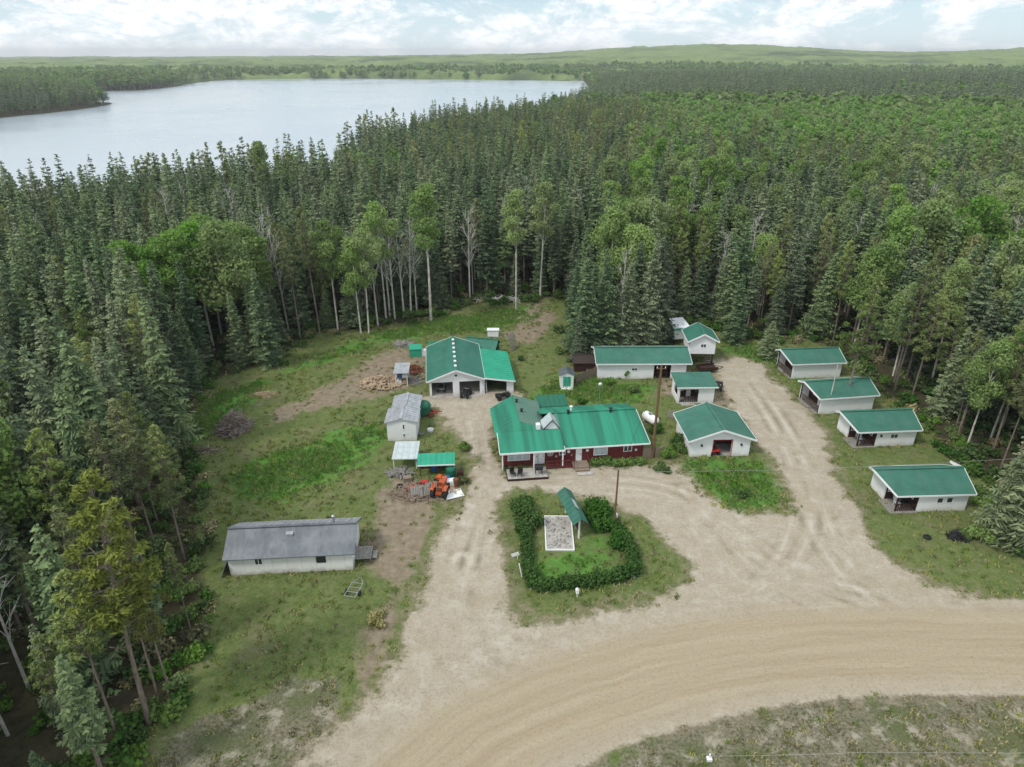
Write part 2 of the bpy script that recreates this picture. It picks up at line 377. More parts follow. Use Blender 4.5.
# ------------------------------------------------------------------ mesh builder
class MB:
    def __init__(s): s.v = []; s.f = []
    def add(s, vs, fs):
        n = len(s.v); s.v += [tuple(map(float, q)) for q in vs]; s.f += [tuple(n + i for i in f) for f in fs]; return s
    def box(s, x0, x1, y0, y1, z0, z1, M=None):
        vs = [(x, y, z) for z in (z0, z1) for y in (y0, y1) for x in (x0, x1)]
        if M is not None: vs = [M @ Vector(q) for q in vs]
        return s.add(vs, [(0, 2, 3, 1), (4, 5, 7, 6), (0, 1, 5, 4), (2, 6, 7, 3), (0, 4, 6, 2), (1, 3, 7, 5)])
    def bar(s, p, q, w=0.05, h=None):
        p, q = Vector(p), Vector(q); d = q - p; L = d.length
        M = Matrix.Translation(p) @ d.to_track_quat('X', 'Z').to_matrix().to_4x4()
        h = h or w
        return s.box(0, L, -w / 2, w / 2, -h / 2, h / 2, M)
    def tube(s, p, q, r, r2=None, n=10, cap=True):
        p, q = Vector(p), Vector(q); d = (q - p)
        Q = d.to_track_quat('Z', 'Y'); r2 = r if r2 is None else r2
        vs = []
        for c, rr in ((p, r), (q, r2)):
            for i in range(n):
                a = 2 * math.pi * i / n; vs.append(c + Q @ Vector((rr * math.cos(a), rr * math.sin(a), 0)))
        fs = [(i, (i + 1) % n, n + (i + 1) % n, n + i) for i in range(n)]
        if cap: fs += [tuple(range(n))[::-1], tuple(range(n, 2 * n))]
        return s.add(vs, fs)
    def lathe(s, prof, c=(0, 0, 0), n=14, axis='Z'):
        vs = []
        for r, z in prof:
            for i in range(n):
                a = 2 * math.pi * i / n; q = (r * math.cos(a), r * math.sin(a), z)
                if axis == 'X': q = (q[2], q[0], q[1])
                elif axis == 'Y': q = (q[0], q[2], q[1])
                vs.append((q[0] + c[0], q[1] + c[1], q[2] + c[2]))
        fs = []
        for k in range(len(prof) - 1):
            for i in range(n): fs.append((k * n + i, k * n + (i + 1) % n, (k + 1) * n + (i + 1) % n, (k + 1) * n + i))
        fs += [tuple(range(n))[::-1], tuple(range((len(prof) - 1) * n, len(prof) * n))]
        return s.add(vs, fs)
    def prism(s, poly, axis, a0, a1):
        """poly in the plane perpendicular to axis ('X': (y,z); 'Y': (x,z); 'Z': (x,y))"""
        n = len(poly)
        def mk(u, v, a): return {'X': (a, u, v), 'Y': (u, a, v), 'Z': (u, v, a)}[axis]
        vs = [mk(u, v, a0) for u, v in poly] + [mk(u, v, a1) for u, v in poly]
        return s.add(vs, [tuple(range(n))[::-1], tuple(range(n, 2 * n))] + [(i, (i + 1) % n, n + (i + 1) % n, n + i) for i in range(n)])
    def slab(s, A, B, C, D, th=0.07, ribs=0.0, rh=0.035):
        """roof slope, A-B eave, D-C ridge (A under D); optional raised seams running eave to ridge"""
        A, B, C, D = map(Vector, (A, B, C, D)); dn = Vector((0, 0, -th))
        vs = [A, B, C, D] + [q + dn for q in (A, B, C, D)]
        s.add(vs, [(0, 1, 2, 3), (7, 6, 5, 4), (0, 4, 5, 1), (1, 5, 6, 2), (2, 6, 7, 3), (3, 7, 4, 0)])
        if ribs:
            L = (B - A).length; k = int(L / ribs)
            for i in range(1, k + 1):
                t = (i - 0.5) / k
                s.bar(A.lerp(B, t) + Vector((0, 0, rh * .5)), D.lerp(C, t) + Vector((0, 0, rh * .5)), 0.05, rh)
        return s
    def wallx(s, y0, y1, x0, x1, z0, z1, ops=()):
        x = x0
        for a, b, c, d in sorted(ops):
            if a > x: s.box(x, a, y0, y1, z0, z1)
            if c > z0: s.box(a, b, y0, y1, z0, c)
            if d < z1: s.box(a, b, y0, y1, d, z1)
            x = b
        if x < x1: s.box(x, x1, y0, y1, z0, z1)
        return s
    def wally(s, x0, x1, y0, y1, z0, z1, ops=()):
        y = y0
        for a, b, c, d in sorted(ops):
            if a > y: s.box(x0, x1, y, a, z0, z1)
            if c > z0: s.box(x0, x1, a, b, z0, c)
            if d < z1: s.box(x0, x1, a, b, d, z1)
            y = b
        if y < y1: s.box(x0, x1, y, y1, z0, z1)
        return s
    def build(s, name, mat, parent=None, smooth=False, link=True):
        me = bpy.data.meshes.new(name); me.from_pydata(s.v, [], s.f); me.update()
        if mat: me.materials.append(mat)
        if smooth: me.polygons.foreach_set('use_smooth', np.ones(len(me.polygons), bool))
        o = bpy.data.objects.new(name, me)
        if link: COL.objects.link(o)
        if parent: o.parent = parent
        return o
def empty(name, x, y, z=None, yaw=0, label=None, cat=None, group=None):
    o = bpy.data.objects.new(name, None); COL.objects.link(o)
    o.empty_display_size = 0.5
    o.location = (x, y, hat(x, y) if z is None else z); o.rotation_euler = (0, 0, R(yaw))
    return tag(o, label, cat, group)
def at(px, py, name, label, cat, yaw=0, group=None, z=None):
    x, y = G(px, py); return empty(name, x, y, z, yaw, label, cat, group)

# ------------------------------------------------------------------ simple materials
def plain(name, col, rough=0.7, spec=0.3, var=0.25, scale=3.0, metal=0.0, dirt=None, bump=0.0, stretch=None, dscale=0.8):
    m, nt = new_mat(name)
    tcn = N(nt, 'ShaderNodeTexCoord'); v = tcn.outputs['Object']
    if stretch:
        mpn = N(nt, 'ShaderNodeMapping'); mpn.inputs['Scale'].default_value = stretch; nt.links.new(v, mpn.inputs[0]); v = mpn.outputs[0]
    n = noisen(nt, v, scale, 5, 0.6)
    a = tuple(c * (1 - var) for c in col); b = tuple(min(1, c * (1 + var)) for c in col)
    c = mixn(nt, rampn(nt, n, [(0.3, (0, 0, 0)), (0.7, (1, 1, 1))]), a, b)
    if dirt:
        n2 = noisen(nt, tcn.outputs['Object'], dscale, 6, 0.65)
        c = mixn(nt, rampn(nt, n2, [(0.45, (0, 0, 0)), (0.72, (0.8, 0.8, 0.8))]), c, dirt)
    finish(nt, c, rough, spec, n if bump else None, bump, 0.05, metal)
    return m
def siding(name, col, pitch=0.18, dirt=(0.42, 0.39, 0.33), var=0.06, vertical=False):
    m, nt = new_mat(name)
    tcn = N(nt, 'ShaderNodeTexCoord'); sp = N(nt, 'ShaderNodeSeparateXYZ'); nt.links.new(tcn.outputs['Object'], sp.inputs[0])
    src = mathn(nt, 'ADD', sp.outputs[0], sp.outputs[1]) if vertical else sp.outputs[2]
    saw = mathn(nt, 'FRACT', mathn(nt, 'DIVIDE', src, pitch))
    n = noisen(nt, tcn.outputs['Object'], 1.4, 5, 0.6)
    c = mixn(nt, n, tuple(x * (1 - var) for x in col), tuple(min(1, x * (1 + var)) for x in col))
    low = rampn(nt, mathn(nt, 'ADD', sp.outputs[2], mathn(nt, 'MULTIPLY', n, 0.9)), [(0.45, (0.7, 0.7, 0.7)), (0.95, (0, 0, 0))])
    c = mixn(nt, low, c, dirt)
    c = mixn(nt, rampn(nt, saw, [(0.0, (0.35, 0.35, 0.35)), (0.12, (0, 0, 0))]), c, tuple(x * .55 for x in col))
    finish(nt, c, 0.65, 0.25, saw, 0.5, 0.02)
    return m
M = {}
M['white'] = siding('white_siding', (0.80, 0.81, 0.82), dirt=(0.55, 0.52, 0.46))
M['white_trim'] = plain('white_trim', (0.78, 0.79, 0.8), 0.5, var=0.05)
M['offwhite'] = siding('dull_white_panel', (0.72, 0.72, 0.70), 1.2, (0.36, 0.33, 0.28), 0.1, True)
M['green'] = plain('green_roof_metal', (0.030, 0.150, 0.105), 0.6, 0.35, 0.2, 0.7, 0.0, (0.06, 0.17, 0.13), stretch=(1, .25, 1))
M['green_cab'] = plain('green_roof_cabin', (0.040, 0.150, 0.108), 0.6, 0.35, 0.2, 0.6, dirt=(0.07, 0.16, 0.125))
M['green_light'] = plain('light_green_sheet', (0.03, 0.32, 0.20), 0.6, 0.3, 0.12, 0.8)
M['green_house'] = None
M['grey_shingle'] = plain('grey_green_shingle', (0.10, 0.20, 0.155), 0.9, 0.15, 0.2, 4, dirt=(0.16, 0.21, 0.18))
M['grey_metal'] = plain('grey_metal', (0.115, 0.13, 0.145), 0.42, 0.5, 0.25, 1.6, 0.35, (0.22, 0.235, 0.25), stretch=(1.5, .3, 1), dscale=0.5)
M['pale_metal'] = plain('pale_metal', (0.42, 0.44, 0.47), 0.45, 0.5, 0.2, 1.6, 0.3, (0.25, 0.26, 0.28), stretch=(1.5, .3, 1), dscale=1.5)
M['red'] = siding('red_brown_siding', (0.135, 0.025, 0.026), 0.15, (0.09, 0.05, 0.04), 0.25, True)
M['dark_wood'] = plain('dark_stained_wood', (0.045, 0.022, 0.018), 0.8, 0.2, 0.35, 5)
M['wood'] = plain('weathered_wood', (0.24, 0.19, 0.145), 0.85, 0.2, 0.35, 6, stretch=(1, 1, 6), bump=0.4)
M['grey_wood'] = plain('grey_planks', (0.27, 0.255, 0.235), 0.85, 0.2, 0.35, 6, bump=0.4)
M['brown_pole'] = plain('pole_wood', (0.16, 0.095, 0.055), 0.85, 0.2, 0.3, 4, stretch=(4, 4, .5))
M['black'] = plain('black_paint', (0.02, 0.02, 0.022), 0.6, 0.3, 0.3, 4)
M['rubber'] = plain('rubber', (0.025, 0.025, 0.025), 0.85, 0.2, 0.2, 6)
M['steel'] = plain('steel', (0.4, 0.4, 0.41), 0.4, 0.5, 0.2, 5, 0.7)
M['orange'] = plain('orange_paint', (0.50, 0.10, 0.028), 0.55, 0.4, 0.3, 3, dirt=(0.22, 0.09, 0.05), dscale=2)
M['rust'] = plain('rusty_iron', (0.17, 0.07, 0.04), 0.9, 0.2, 0.4, 5)
M['redp'] = plain('red_paint', (0.42, 0.03, 0.025), 0.5, 0.4, 0.2, 3)
M['blue'] = plain('blue_plastic', (0.03, 0.12, 0.35), 0.5, 0.4, 0.2, 3)
M['yellow'] = plain('yellow_plastic', (0.6, 0.42, 0.04), 0.5, 0.4, 0.2, 3)
M['glass'] = plain('window_glass', (0.035, 0.045, 0.055), 0.08, 0.8, 0.1, 1)
M['clear'] = plain('pale_fibreglass', (0.46, 0.52, 0.53), 0.25, 0.5, 0.15, 2)
M['concrete'] = plain('concrete', (0.42, 0.40, 0.37), 0.9, 0.2, 0.2, 2.5, dirt=(0.25, 0.22, 0.18))
M['rock'] = plain('stone', (0.34, 0.32, 0.30), 0.9, 0.2, 0.45, 3)
M['brown_roof'] = plain('dark_brown_roof', (0.05, 0.04, 0.035), 0.9, 0.2, 0.3, 4)
M['bark'] = plain('bark', (0.20, 0.165, 0.135), 0.9, 0.15, 0.4, 3, stretch=(2, 2, .4))
M['pale_bark'] = plain('pale_bark', (0.60, 0.57, 0.51), 0.85, 0.2, 0.3, 2.0, stretch=(2, 2, .6), dirt=(0.12, 0.10, 0.08))
M['dead_bark'] = plain('dead_wood', (0.52, 0.49, 0.46), 0.9, 0.15, 0.3, 2)
M['cut_wood'] = plain('cut_wood', (0.38, 0.29, 0.20), 0.85, 0.2, 0.35, 1.2)
M['green_tank'] = plain('dark_green_paint', (0.01, 0.12, 0.07), 0.5, 0.4, 0.2, 3)
M['brush'] = plain('brush_wood', (0.25, 0.205, 0.18), 0.9, 0.15, 0.5, 1.2)
M['earth'] = plain('bare_earth', (0.06, 0.045, 0.035), 0.95, 0.1, 0.4, 3)
# striped faded metal of the main house
m, nt = new_mat('striped_green_roof')
tcn = N(nt, 'ShaderNodeTexCoord'); sp = N(nt, 'ShaderNodeSeparateXYZ'); nt.links.new(tcn.outputs['Object'], sp.inputs[0])
cb = N(nt, 'ShaderNodeCombineXYZ'); nt.links.new(sp.outputs[0], cb.inputs[0]); nt.links.new(mathn(nt, 'MULTIPLY', sp.outputs[1], 0.06), cb.inputs[1])
bn = noisen(nt, cb.outputs[0], 1.0, 2, 0.4)
n2 = noisen(nt, tcn.outputs['Object'], 2.2, 5, 0.6)
c = mixn(nt, rampn(nt, bn, [(0.40, (0, 0, 0)), (0.56, (1, 1, 1))]), (0.018, 0.16, 0.10), (0.028, 0.27, 0.165))
c = mixn(nt, mathn(nt, 'MULTIPLY', n2, 0.35), c, (0.05, 0.18, 0.125))
finish(nt, c, 0.6, 0.25)
M['green_house'] = m

# ------------------------------------------------------------------ foliage
def foliage(name, dark, mid, light, trans=0.25, rnd_amt=0.5):
    m, nt = new_mat(name)
    a = attr(nt, 'tint'); oi = N(nt, 'ShaderNodeObjectInfo')
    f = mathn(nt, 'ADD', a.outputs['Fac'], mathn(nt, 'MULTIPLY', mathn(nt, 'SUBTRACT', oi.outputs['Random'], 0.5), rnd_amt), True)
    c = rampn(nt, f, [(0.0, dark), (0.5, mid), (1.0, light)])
    hs = N(nt, 'ShaderNodeHueSaturation'); nt.links.new(c, hs.inputs['Color'])
    r2 = mathn(nt, 'FRACT', mathn(nt, 'MULTIPLY', oi.outputs['Random'], 17.3))
    nt.links.new(mathn(nt, 'ADD', 0.478, mathn(nt, 'MULTIPLY', r2, 0.034)), hs.inputs['Hue'])
    nt.links.new(mathn(nt, 'ADD', 0.8, mathn(nt, 'MULTIPLY', r2, 0.35)), hs.inputs['Saturation'])
    d = N(nt, 'ShaderNodeBsdfDiffuse'); nt.links.new(hs.outputs[0], d.inputs[0])
    t = N(nt, 'ShaderNodeBsdfTranslucent'); nt.links.new(hs.outputs[0], t.inputs[0])
    mx = N(nt, 'ShaderNodeMixShader'); mx.inputs[0].default_value = trans
    nt.links.new(d.outputs[0], mx.inputs[1]); nt.links.new(t.outputs[0], mx.inputs[2])
    o = N(nt, 'ShaderNodeOutputMaterial'); nt.links.new(mx.outputs[0], o.inputs[0])
    return m
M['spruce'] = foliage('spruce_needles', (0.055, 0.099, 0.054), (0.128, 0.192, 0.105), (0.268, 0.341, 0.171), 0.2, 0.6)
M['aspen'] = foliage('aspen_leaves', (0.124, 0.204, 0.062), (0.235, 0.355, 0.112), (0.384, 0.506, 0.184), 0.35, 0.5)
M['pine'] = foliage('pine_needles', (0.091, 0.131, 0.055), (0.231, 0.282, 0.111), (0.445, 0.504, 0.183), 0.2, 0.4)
M['hedge'] = foliage('hedge_leaves', (0.035, 0.083, 0.026), (0.072, 0.144, 0.040), (0.140, 0.237, 0.065), 0.25, 0.2)
M['shrub'] = foliage('shrub_leaves', (0.057, 0.116, 0.033), (0.124, 0.223, 0.055), (0.228, 0.347, 0.091), 0.3, 0.5)
M['grass'] = foliage('grass_blades', (0.121, 0.171, 0.049), (0.223, 0.296, 0.076), (0.426, 0.421, 0.161), 0.3, 0.9)
M['weed'] = foliage('dark_weeds', (0.119, 0.132, 0.065), (0.238, 0.238, 0.116), (0.446, 0.396, 0.204), 0.25, 0.8)

M['lush'] = foliage('lush_grass', (0.110, 0.211, 0.047), (0.172, 0.309, 0.070), (0.245, 0.384, 0.106), 0.4, 0.5)
M['bright_pine'] = foliage('yellow_pine_needles', (0.11, 0.13, 0.04), (0.22, 0.25, 0.07), (0.34, 0.36, 0.11), 0.25, 0.15)
M['light_spruce'] = foliage('pale_spruce_needles', (0.098, 0.154, 0.072), (0.182, 0.252, 0.111), (0.294, 0.364, 0.169), 0.2, 0.2)
M['bright_aspen'] = foliage('bright_aspen_leaves', (0.124, 0.226, 0.059), (0.212, 0.355, 0.092), (0.292, 0.450, 0.132), 0.4, 0.35)
M['far_aspen'] = foliage('far_broadleaf', (0.114, 0.196, 0.054), (0.176, 0.288, 0.081), (0.238, 0.350, 0.108), 0.3, 0.5)  # sunlight on the distant slopes is put into this leaf colour
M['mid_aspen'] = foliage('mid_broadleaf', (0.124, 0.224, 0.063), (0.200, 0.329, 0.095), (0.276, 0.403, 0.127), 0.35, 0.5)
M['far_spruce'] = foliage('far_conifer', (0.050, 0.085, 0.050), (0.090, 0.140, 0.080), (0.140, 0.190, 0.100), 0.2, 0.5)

def quads_obj(name, Q, tint, mat, parent=None, link=False):
    Q = np.asarray(Q, np.float32).reshape(-1, 4, 3); n = len(Q)
    o = mesh_obj(name, Q.reshape(-1, 3), np.arange(n * 4).reshape(n, 4), mat, parent, link)
    at_ = o.data.attributes.new('tint', 'FLOAT', 'FACE'); at_.data.foreach_set('value', np.asarray(tint, np.float32))
    return o
def trunk_tubes(segs, n=6):
    """segs: list of (p0,r0,p1,r1)"""
    mb = MB()
    for p0, r0, p1, r1 in segs: mb.tube(p0, q=p1, r=r0, r2=r1, n=n, cap=False)
    return mb
def unit(v): return v / (np.linalg.norm(v, axis=-1, keepdims=True) + 1e-9)

def make_spruce(seed, H=16, Rm=2.3, cb=0.12, nw=34, nb=7, K=7, qw=0.24, lean=0.0, pw=0.8):
    r = np.random.RandomState(seed); Q = []; T = []
    wob_ = r.uniform(-.15, .15, 2)
    for i in range(nw):
        t = i / (nw - 1)
        z = H * (cb + (1 - cb) * t ** 0.93)
        nbi = max(3, int(round(nb * (1 - .5 * t))))
        for b in range(nbi):
            if r.rand() < 0.10: continue
            az = 2 * math.pi * (b + r.rand()) / nbi + i * 1.3
            L = (Rm * (1 - t) ** pw * min(1, 0.55 + 2.2 * t + .25) + 0.16) * r.uniform(.62, 1.22)
            zz_ = z + r.uniform(-.3, .3) * H / nw * 1.6
            droop = (0.42 - 0.75 * t) * r.uniform(.7, 1.3)
            d = np.array([math.cos(az), math.sin(az), 0.]); sd_ = np.array([-d[1], d[0], 0.])
            k = max(2, int(K * L / Rm + 1.5)); tb = r.uniform(.2, .7)
            for j in range(k):
                s = (j + r.rand() * .8 + .25) / k
                p = d * L * s + np.array([wob_[0] * t, wob_[1] * t, zz_ - droop * L * (s - .35 * s * s * 1.3)])
                for sg in (-1, 1):
                    ls = (0.42 * L * (1.05 - s) + 0.16) * r.uniform(.7, 1.3)
                    e = p + sd_ * sg * ls + d * ls * .55 + np.array([0, 0, -ls * r.uniform(.1, .6)])
                    wv = d * qw * .5 * r.uniform(.7, 1.3) + np.array([0, 0, r.uniform(-.5, .5) * qw])
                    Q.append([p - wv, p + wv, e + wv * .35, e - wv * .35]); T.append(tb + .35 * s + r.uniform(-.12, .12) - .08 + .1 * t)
            # tip
    for i in range(8):
        a = i * 2.4; p = np.array([wob_[0], wob_[1], H * (1 - .0 * i) - .12 * i]); e = p + np.array([math.cos(a) * .2, math.sin(a) * .2, .25 - .03 * i])
        wv = np.array([0.05, 0.05, 0]); Q.append([p - wv, p + wv, e + wv * .3, e - wv * .3]); T.append(.7)
    r0 = 0.011 * H + .03
    segs = [((0, 0, -.3), r0, (wob_[0] * .4, wob_[1] * .4, H * .45), r0 * .62), ((wob_[0] * .4, wob_[1] * .4, H * .45), r0 * .62, (wob_[0], wob_[1], H * .98), .02)]
    # dead lower twigs
    for i in range(int(cb * 70)):
        z = H * (0.08 + (cb - .06) * r.rand()) if cb > .14 else H * .1
        a = r.rand() * 6.28; L = r.uniform(.5, 1.3)
        segs.append(((0, 0, z), .022, (math.cos(a) * L, math.sin(a) * L, z - .25 * L), .008))
    return Q, T, segs

def leaf_cloud(r, centres, radii, n, size, flat=0.8, surf=0.55, tscale=1.0, nar=1.0):
    """quads spread through ellipsoids, denser near the surface"""
    centres = np.asarray(centres); radii = np.asarray(radii)
    wts = radii ** 2; wts = wts / wts.sum()
    k = r.choice(len(centres), n, p=wts)
    d = unit(r.normal(size=(n, 3))); rad = radii[k] * (surf + (1 - surf) * r.rand(n) ** .6)
    rad *= 1 + .18 * np.sin(d[:, 0] * 7 + k) * np.cos(d[:, 1] * 6 + 2 * k) + .12 * r.normal(size=n)
    p = centres[k] + d * rad[:, None] * np.array([1, 1, flat])
    nrm = unit(d * .7 + r.normal(size=(n, 3)) * .75 + np.array([0, 0, .35]))
    u = unit(np.cross(nrm, r.normal(size=(n, 3)))); v = np.cross(nrm, u)
    sz = size * r.uniform(.6, 1.35, n)[:, None]
    v = v * nar
    Q = np.stack([p - u * sz * .5 - v * sz * .2, p + u * sz * .15 - v * sz * .5, p + u * sz * .5 + v * sz * .15, p - u * sz * .1 + v * sz * .5], 1)
    lobe_t = r.uniform(-.14, .14, len(centres))
    T = .48 + lobe_t[k] + r.normal(size=n) * .13 * tscale
    return Q, T
def make_aspen(seed, H=18, cr=2.6, cb=0.5, n=3200, size=0.34, bare=False, nl=11):
    r = np.random.RandomState(seed)
    lean = r.uniform(-.6, .6, 2)
    tp = lambda t: np.array([lean[0] * t * t, lean[1] * t * t, H * t])
    r0 = .0085 * H + .03
    segs = []; ts = [0, .2, .4, .6, .8, .95]
    for a, b in zip(ts[:-1], ts[1:]): segs.append((tp(a) - (np.array([0, 0, .3]) if a == 0 else 0), r0 * (1 - .85 * a), tp(b), r0 * (1 - .85 * b)))
    C = []; Rr = []
    for i in range(nl):
        t = cb + (0.97 - cb) * (i + r.rand() * .8) / nl
        prof = math.sin(math.pi * min(1, max(0.06, (t - cb) / (1 - cb) * .8 + .18))) ** .8
        az = i * 2.4 + r.rand(); off = cr * prof * r.uniform(.35, .8)
        c = tp(t) + np.array([math.cos(az) * off, math.sin(az) * off, off * .35])
        p0 = tp(max(.3, t - .11))
        segs.append((p0, r0 * (.42 - .25 * t), c, .02))
        for q in range(3 if not bare else 7):
            e = c + r.normal(size=3) * np.array([.7, .7, .7]) * cr * .35 + np.array([0, 0, .3])
            segs.append((p0 + (c - p0) * r.uniform(.4, .9), .03, e, .008))
        C.append(c); Rr.append(cr * .46 * r.uniform(.75, 1.25) * (.65 + .5 * prof))
    C.append(tp(.95)); Rr.append(cr * .36)
    Q, T = leaf_cloud(r, C, Rr, n, size)
    return Q, T, segs
def make_pine(seed, H=19, cr=2.4, cb=0.45, n_t=95, per=60, size=0.36):
    r = np.random.RandomState(seed)
    lean = r.uniform(-.8, .8, 2)
    tp = lambda t: np.array([lean[0] * t * t, lean[1] * t * t, H * t])
    r0 = .0065 * H + .03; segs = []; ts = [0, .25, .5, .75, .97]
    for a, b in zip(ts[:-1], ts[1:]): segs.append((tp(a) - (np.array([0, 0, .3]) if a == 0 else 0), r0 * (1 - .85 * a), tp(b), r0 * (1 - .85 * b)))
    C = []; Rr = []
    for i in range(n_t):
        t = cb + (1 - cb) * (i + r.rand()) / n_t
        u = (t - cb) / (1 - cb); off = cr * (1 - u) ** .55 * min(1, .45 + 2 * u) * r.uniform(.35, 1.15)
        az = r.rand() * 6.28; c = tp(t) + np.array([math.cos(az) * off, math.sin(az) * off, off * r.uniform(-.15, .3)])
        segs.append((tp(t - .03), .045 * (1.3 - u), c, .012)); C.append(c); Rr.append(r.uniform(.30, .62) * (cr / 2.4) * (1.1 - .4 * u))
    for i in range(16):
        t = r.uniform(.2, cb + .1); az = r.rand() * 6.28; L = r.uniform(.5, 1.6)
        segs.append((tp(t), .025, tp(t) + np.array([math.cos(az) * L, math.sin(az) * L, -.2 * L]), .008))
    Q, T = leaf_cloud(r, C, Rr, n_t * per, size, .7, .1, 1, .3)
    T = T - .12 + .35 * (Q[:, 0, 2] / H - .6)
    return Q, T, segs

PROTO = {}
def proto(kind, spec, mat, bark, n=6):
    Q, T, segs = spec
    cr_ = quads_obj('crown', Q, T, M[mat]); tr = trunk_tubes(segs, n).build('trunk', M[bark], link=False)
    PROTO.setdefault(kind, []).append((tr, cr_, float(np.max(np.asarray(Q).reshape(-1, 3)[:, 2]))))
for sd_, (Hh, rm, cb) in enumerate([(16, 2.1, .10), (17, 1.9, .22), (15, 2.4, .06), (18, 2.0, .35), (16.5, 1.7, .42), (14, 2.2, .15), (17, 2.3, .28)]):
    proto('spruce', make_spruce(100 + sd_, Hh, rm, cb), 'spruce', 'bark')
proto('edge_spruce', make_spruce(201, 14, 2.9, .03, 46, 9, 10, .2), 'spruce', 'bark')
proto('edge_spruce', make_spruce(202, 14, 2.5, .04, 46, 9, 9, .2, pw=.9), 'spruce', 'bark')
proto('light_spruce', make_spruce(203, 14, 2.8, .03, 50, 9, 10, .17), 'light_spruce', 'bark')
proto('light_spruce', make_spruce(204, 14, 2.4, .04, 50, 9, 10, .17), 'light_spruce', 'bark')
for sd_, a in enumerate([(18, 2.6, .5, 5200, .27), (17, 3.0, .45, 5800, .28), (20, 2.3, .55, 4600, .27), (16, 3.3, .4, 6400, .28)]):
    proto('aspen', make_aspen(300 + sd_, *a), 'aspen', 'pale_bark'); proto('bright', make_aspen(340 + sd_, *a), 'bright_aspen', 'pale_bark')
for sd_, a in enumerate([(19, 2.4, .45), (18, 2.1, .55), (20, 2.8, .38)]):
    proto('pine', make_pine(400 + sd_, *a), 'pine', 'bark'); proto('bright_pine', make_pine(420 + sd_, *a), 'bright_pine', 'bark')
for sd_ in range(3):
    Q, T, segs = make_aspen(500 + sd_, 16, 2.2, .42, 120, .25, True, 12)
    PROTO.setdefault('dead', []).append((trunk_tubes(segs, 5).build('trunk', M['dead_bark'], link=False), quads_obj('crown', Q, T, M['spruce']), 16))

def place_tree(kind, var, x, y, scale, yaw, name, label, cat, group=None, wide=1.0, crown=True):
    tr, cr_, Ht = PROTO[kind][var]
    root = bpy.data.objects.new(name, None); COL.objects.link(root)
    root.location = (x, y, hat(x, y)); root.rotation_euler = (R(nr.uniform(-1.5, 1.5)), R(nr.uniform(-1.5, 1.5)), yaw)
    root.scale = (scale * wide, scale * wide, scale)
    tag(root, label, cat, group)
    a = tr.copy(); a.name = 'trunk'; COL.objects.link(a); a.parent = root
    if crown:
        b = cr_.copy(); b.name = 'crown'; COL.objects.link(b); b.parent = root
    return root

def scatter(name, protos, P, scl, rot, idx, label, cat, mats=None):
    """one stuff object: instances of several merged prototype meshes on points"""
    P = np.asarray(P, np.float32)
    me = bpy.data.meshes.new(name); me.vertices.add(len(P)); me.vertices.foreach_set('co', P.ravel())
    for nm, ty, arr, key in (('sc', 'FLOAT_VECTOR', scl, 'vector'), ('rt', 'FLOAT_VECTOR', rot, 'vector'), ('ix', 'INT', idx, 'value')):
        a_ = me.attributes.new(nm, ty, 'POINT'); a_.data.foreach_set(key, np.asarray(arr, np.int32 if ty == 'INT' else np.float32).ravel())
    o = bpy.data.objects.new(name, me); COL.objects.link(o)
    ng = bpy.data.node_groups.new(name + '_nodes', 'GeometryNodeTree')
    ng.interface.new_socket('Geometry', in_out='INPUT', socket_type='NodeSocketGeometry')
    ng.interface.new_socket('Geometry', in_out='OUTPUT', socket_type='NodeSocketGeometry')
    gi = ng.nodes.new('NodeGroupInput'); go = ng.nodes.new('NodeGroupOutput'); jn = ng.nodes.new('GeometryNodeJoinGeometry')
    def na(nm, ty):
        n = ng.nodes.new('GeometryNodeInputNamedAttribute'); n.data_type = ty; n.inputs['Name'].default_value = nm
        return next(q for q in n.outputs if q.enabled and q.name == 'Attribute')
    s_, r_, i_ = na('sc', 'FLOAT_VECTOR'), na('rt', 'FLOAT_VECTOR'), na('ix', 'INT')
    for k, po in enumerate(protos):
        cmp_ = ng.nodes.new('FunctionNodeCompare'); cmp_.data_type = 'INT'; cmp_.operation = 'EQUAL'
        ins = [q for q in cmp_.inputs if q.enabled]
        ng.links.new(i_, ins[0]); ins[1].default_value = k
        oi = ng.nodes.new('GeometryNodeObjectInfo'); oi.inputs['Object'].default_value = po; oi.inputs['As Instance'].default_value = True
        ip = ng.nodes.new('GeometryNodeInstanceOnPoints')
        ng.links.new(gi.outputs[0], ip.inputs['Points']); ng.links.new(cmp_.outputs[0], ip.inputs['Selection'])
        ng.links.new(oi.outputs['Geometry'], ip.inputs['Instance'])
        e2r = ng.nodes.new('FunctionNodeEulerToRotation'); ng.links.new(r_, e2r.inputs[0])
        ng.links.new(e2r.outputs[0], ip.inputs['Rotation']); ng.links.new(s_, ip.inputs['Scale'])
        ng.links.new(ip.outputs[0], jn.inputs[0])
    ng.links.new(jn.outputs[0], go.inputs[0])
    md = o.modifiers.new('scatter', 'NODES'); md.node_group = ng
    return tag(o, label, cat, kind='stuff')
def merged(name, Q, T, segs, mat, bark, n=4):
    """crown + trunk in one mesh (only for the mass of far trees)"""
    mb = trunk_tubes(segs, n); Q = np.asarray(Q).reshape(-1, 4, 3)
    V = np.vstack([Q.reshape(-1, 3), np.array(mb.v)]); nq = len(Q)
    Fc = np.vstack([np.arange(nq * 4).reshape(nq, 4), np.array(mb.f) + nq * 4])
    o = mesh_obj(name, V, Fc, M[mat], None, False); o.data.materials.append(M[bark])
    o.data.polygons.foreach_set('material_index', np.r_[np.zeros(nq, np.int32), np.ones(len(mb.f), np.int32)])
    a_ = o.data.attributes.new('tint', 'FLOAT', 'FACE'); a_.data.foreach_set('value', np.r_[np.asarray(T, np.float32), np.full(len(mb.f), .5, np.float32)])
    return o
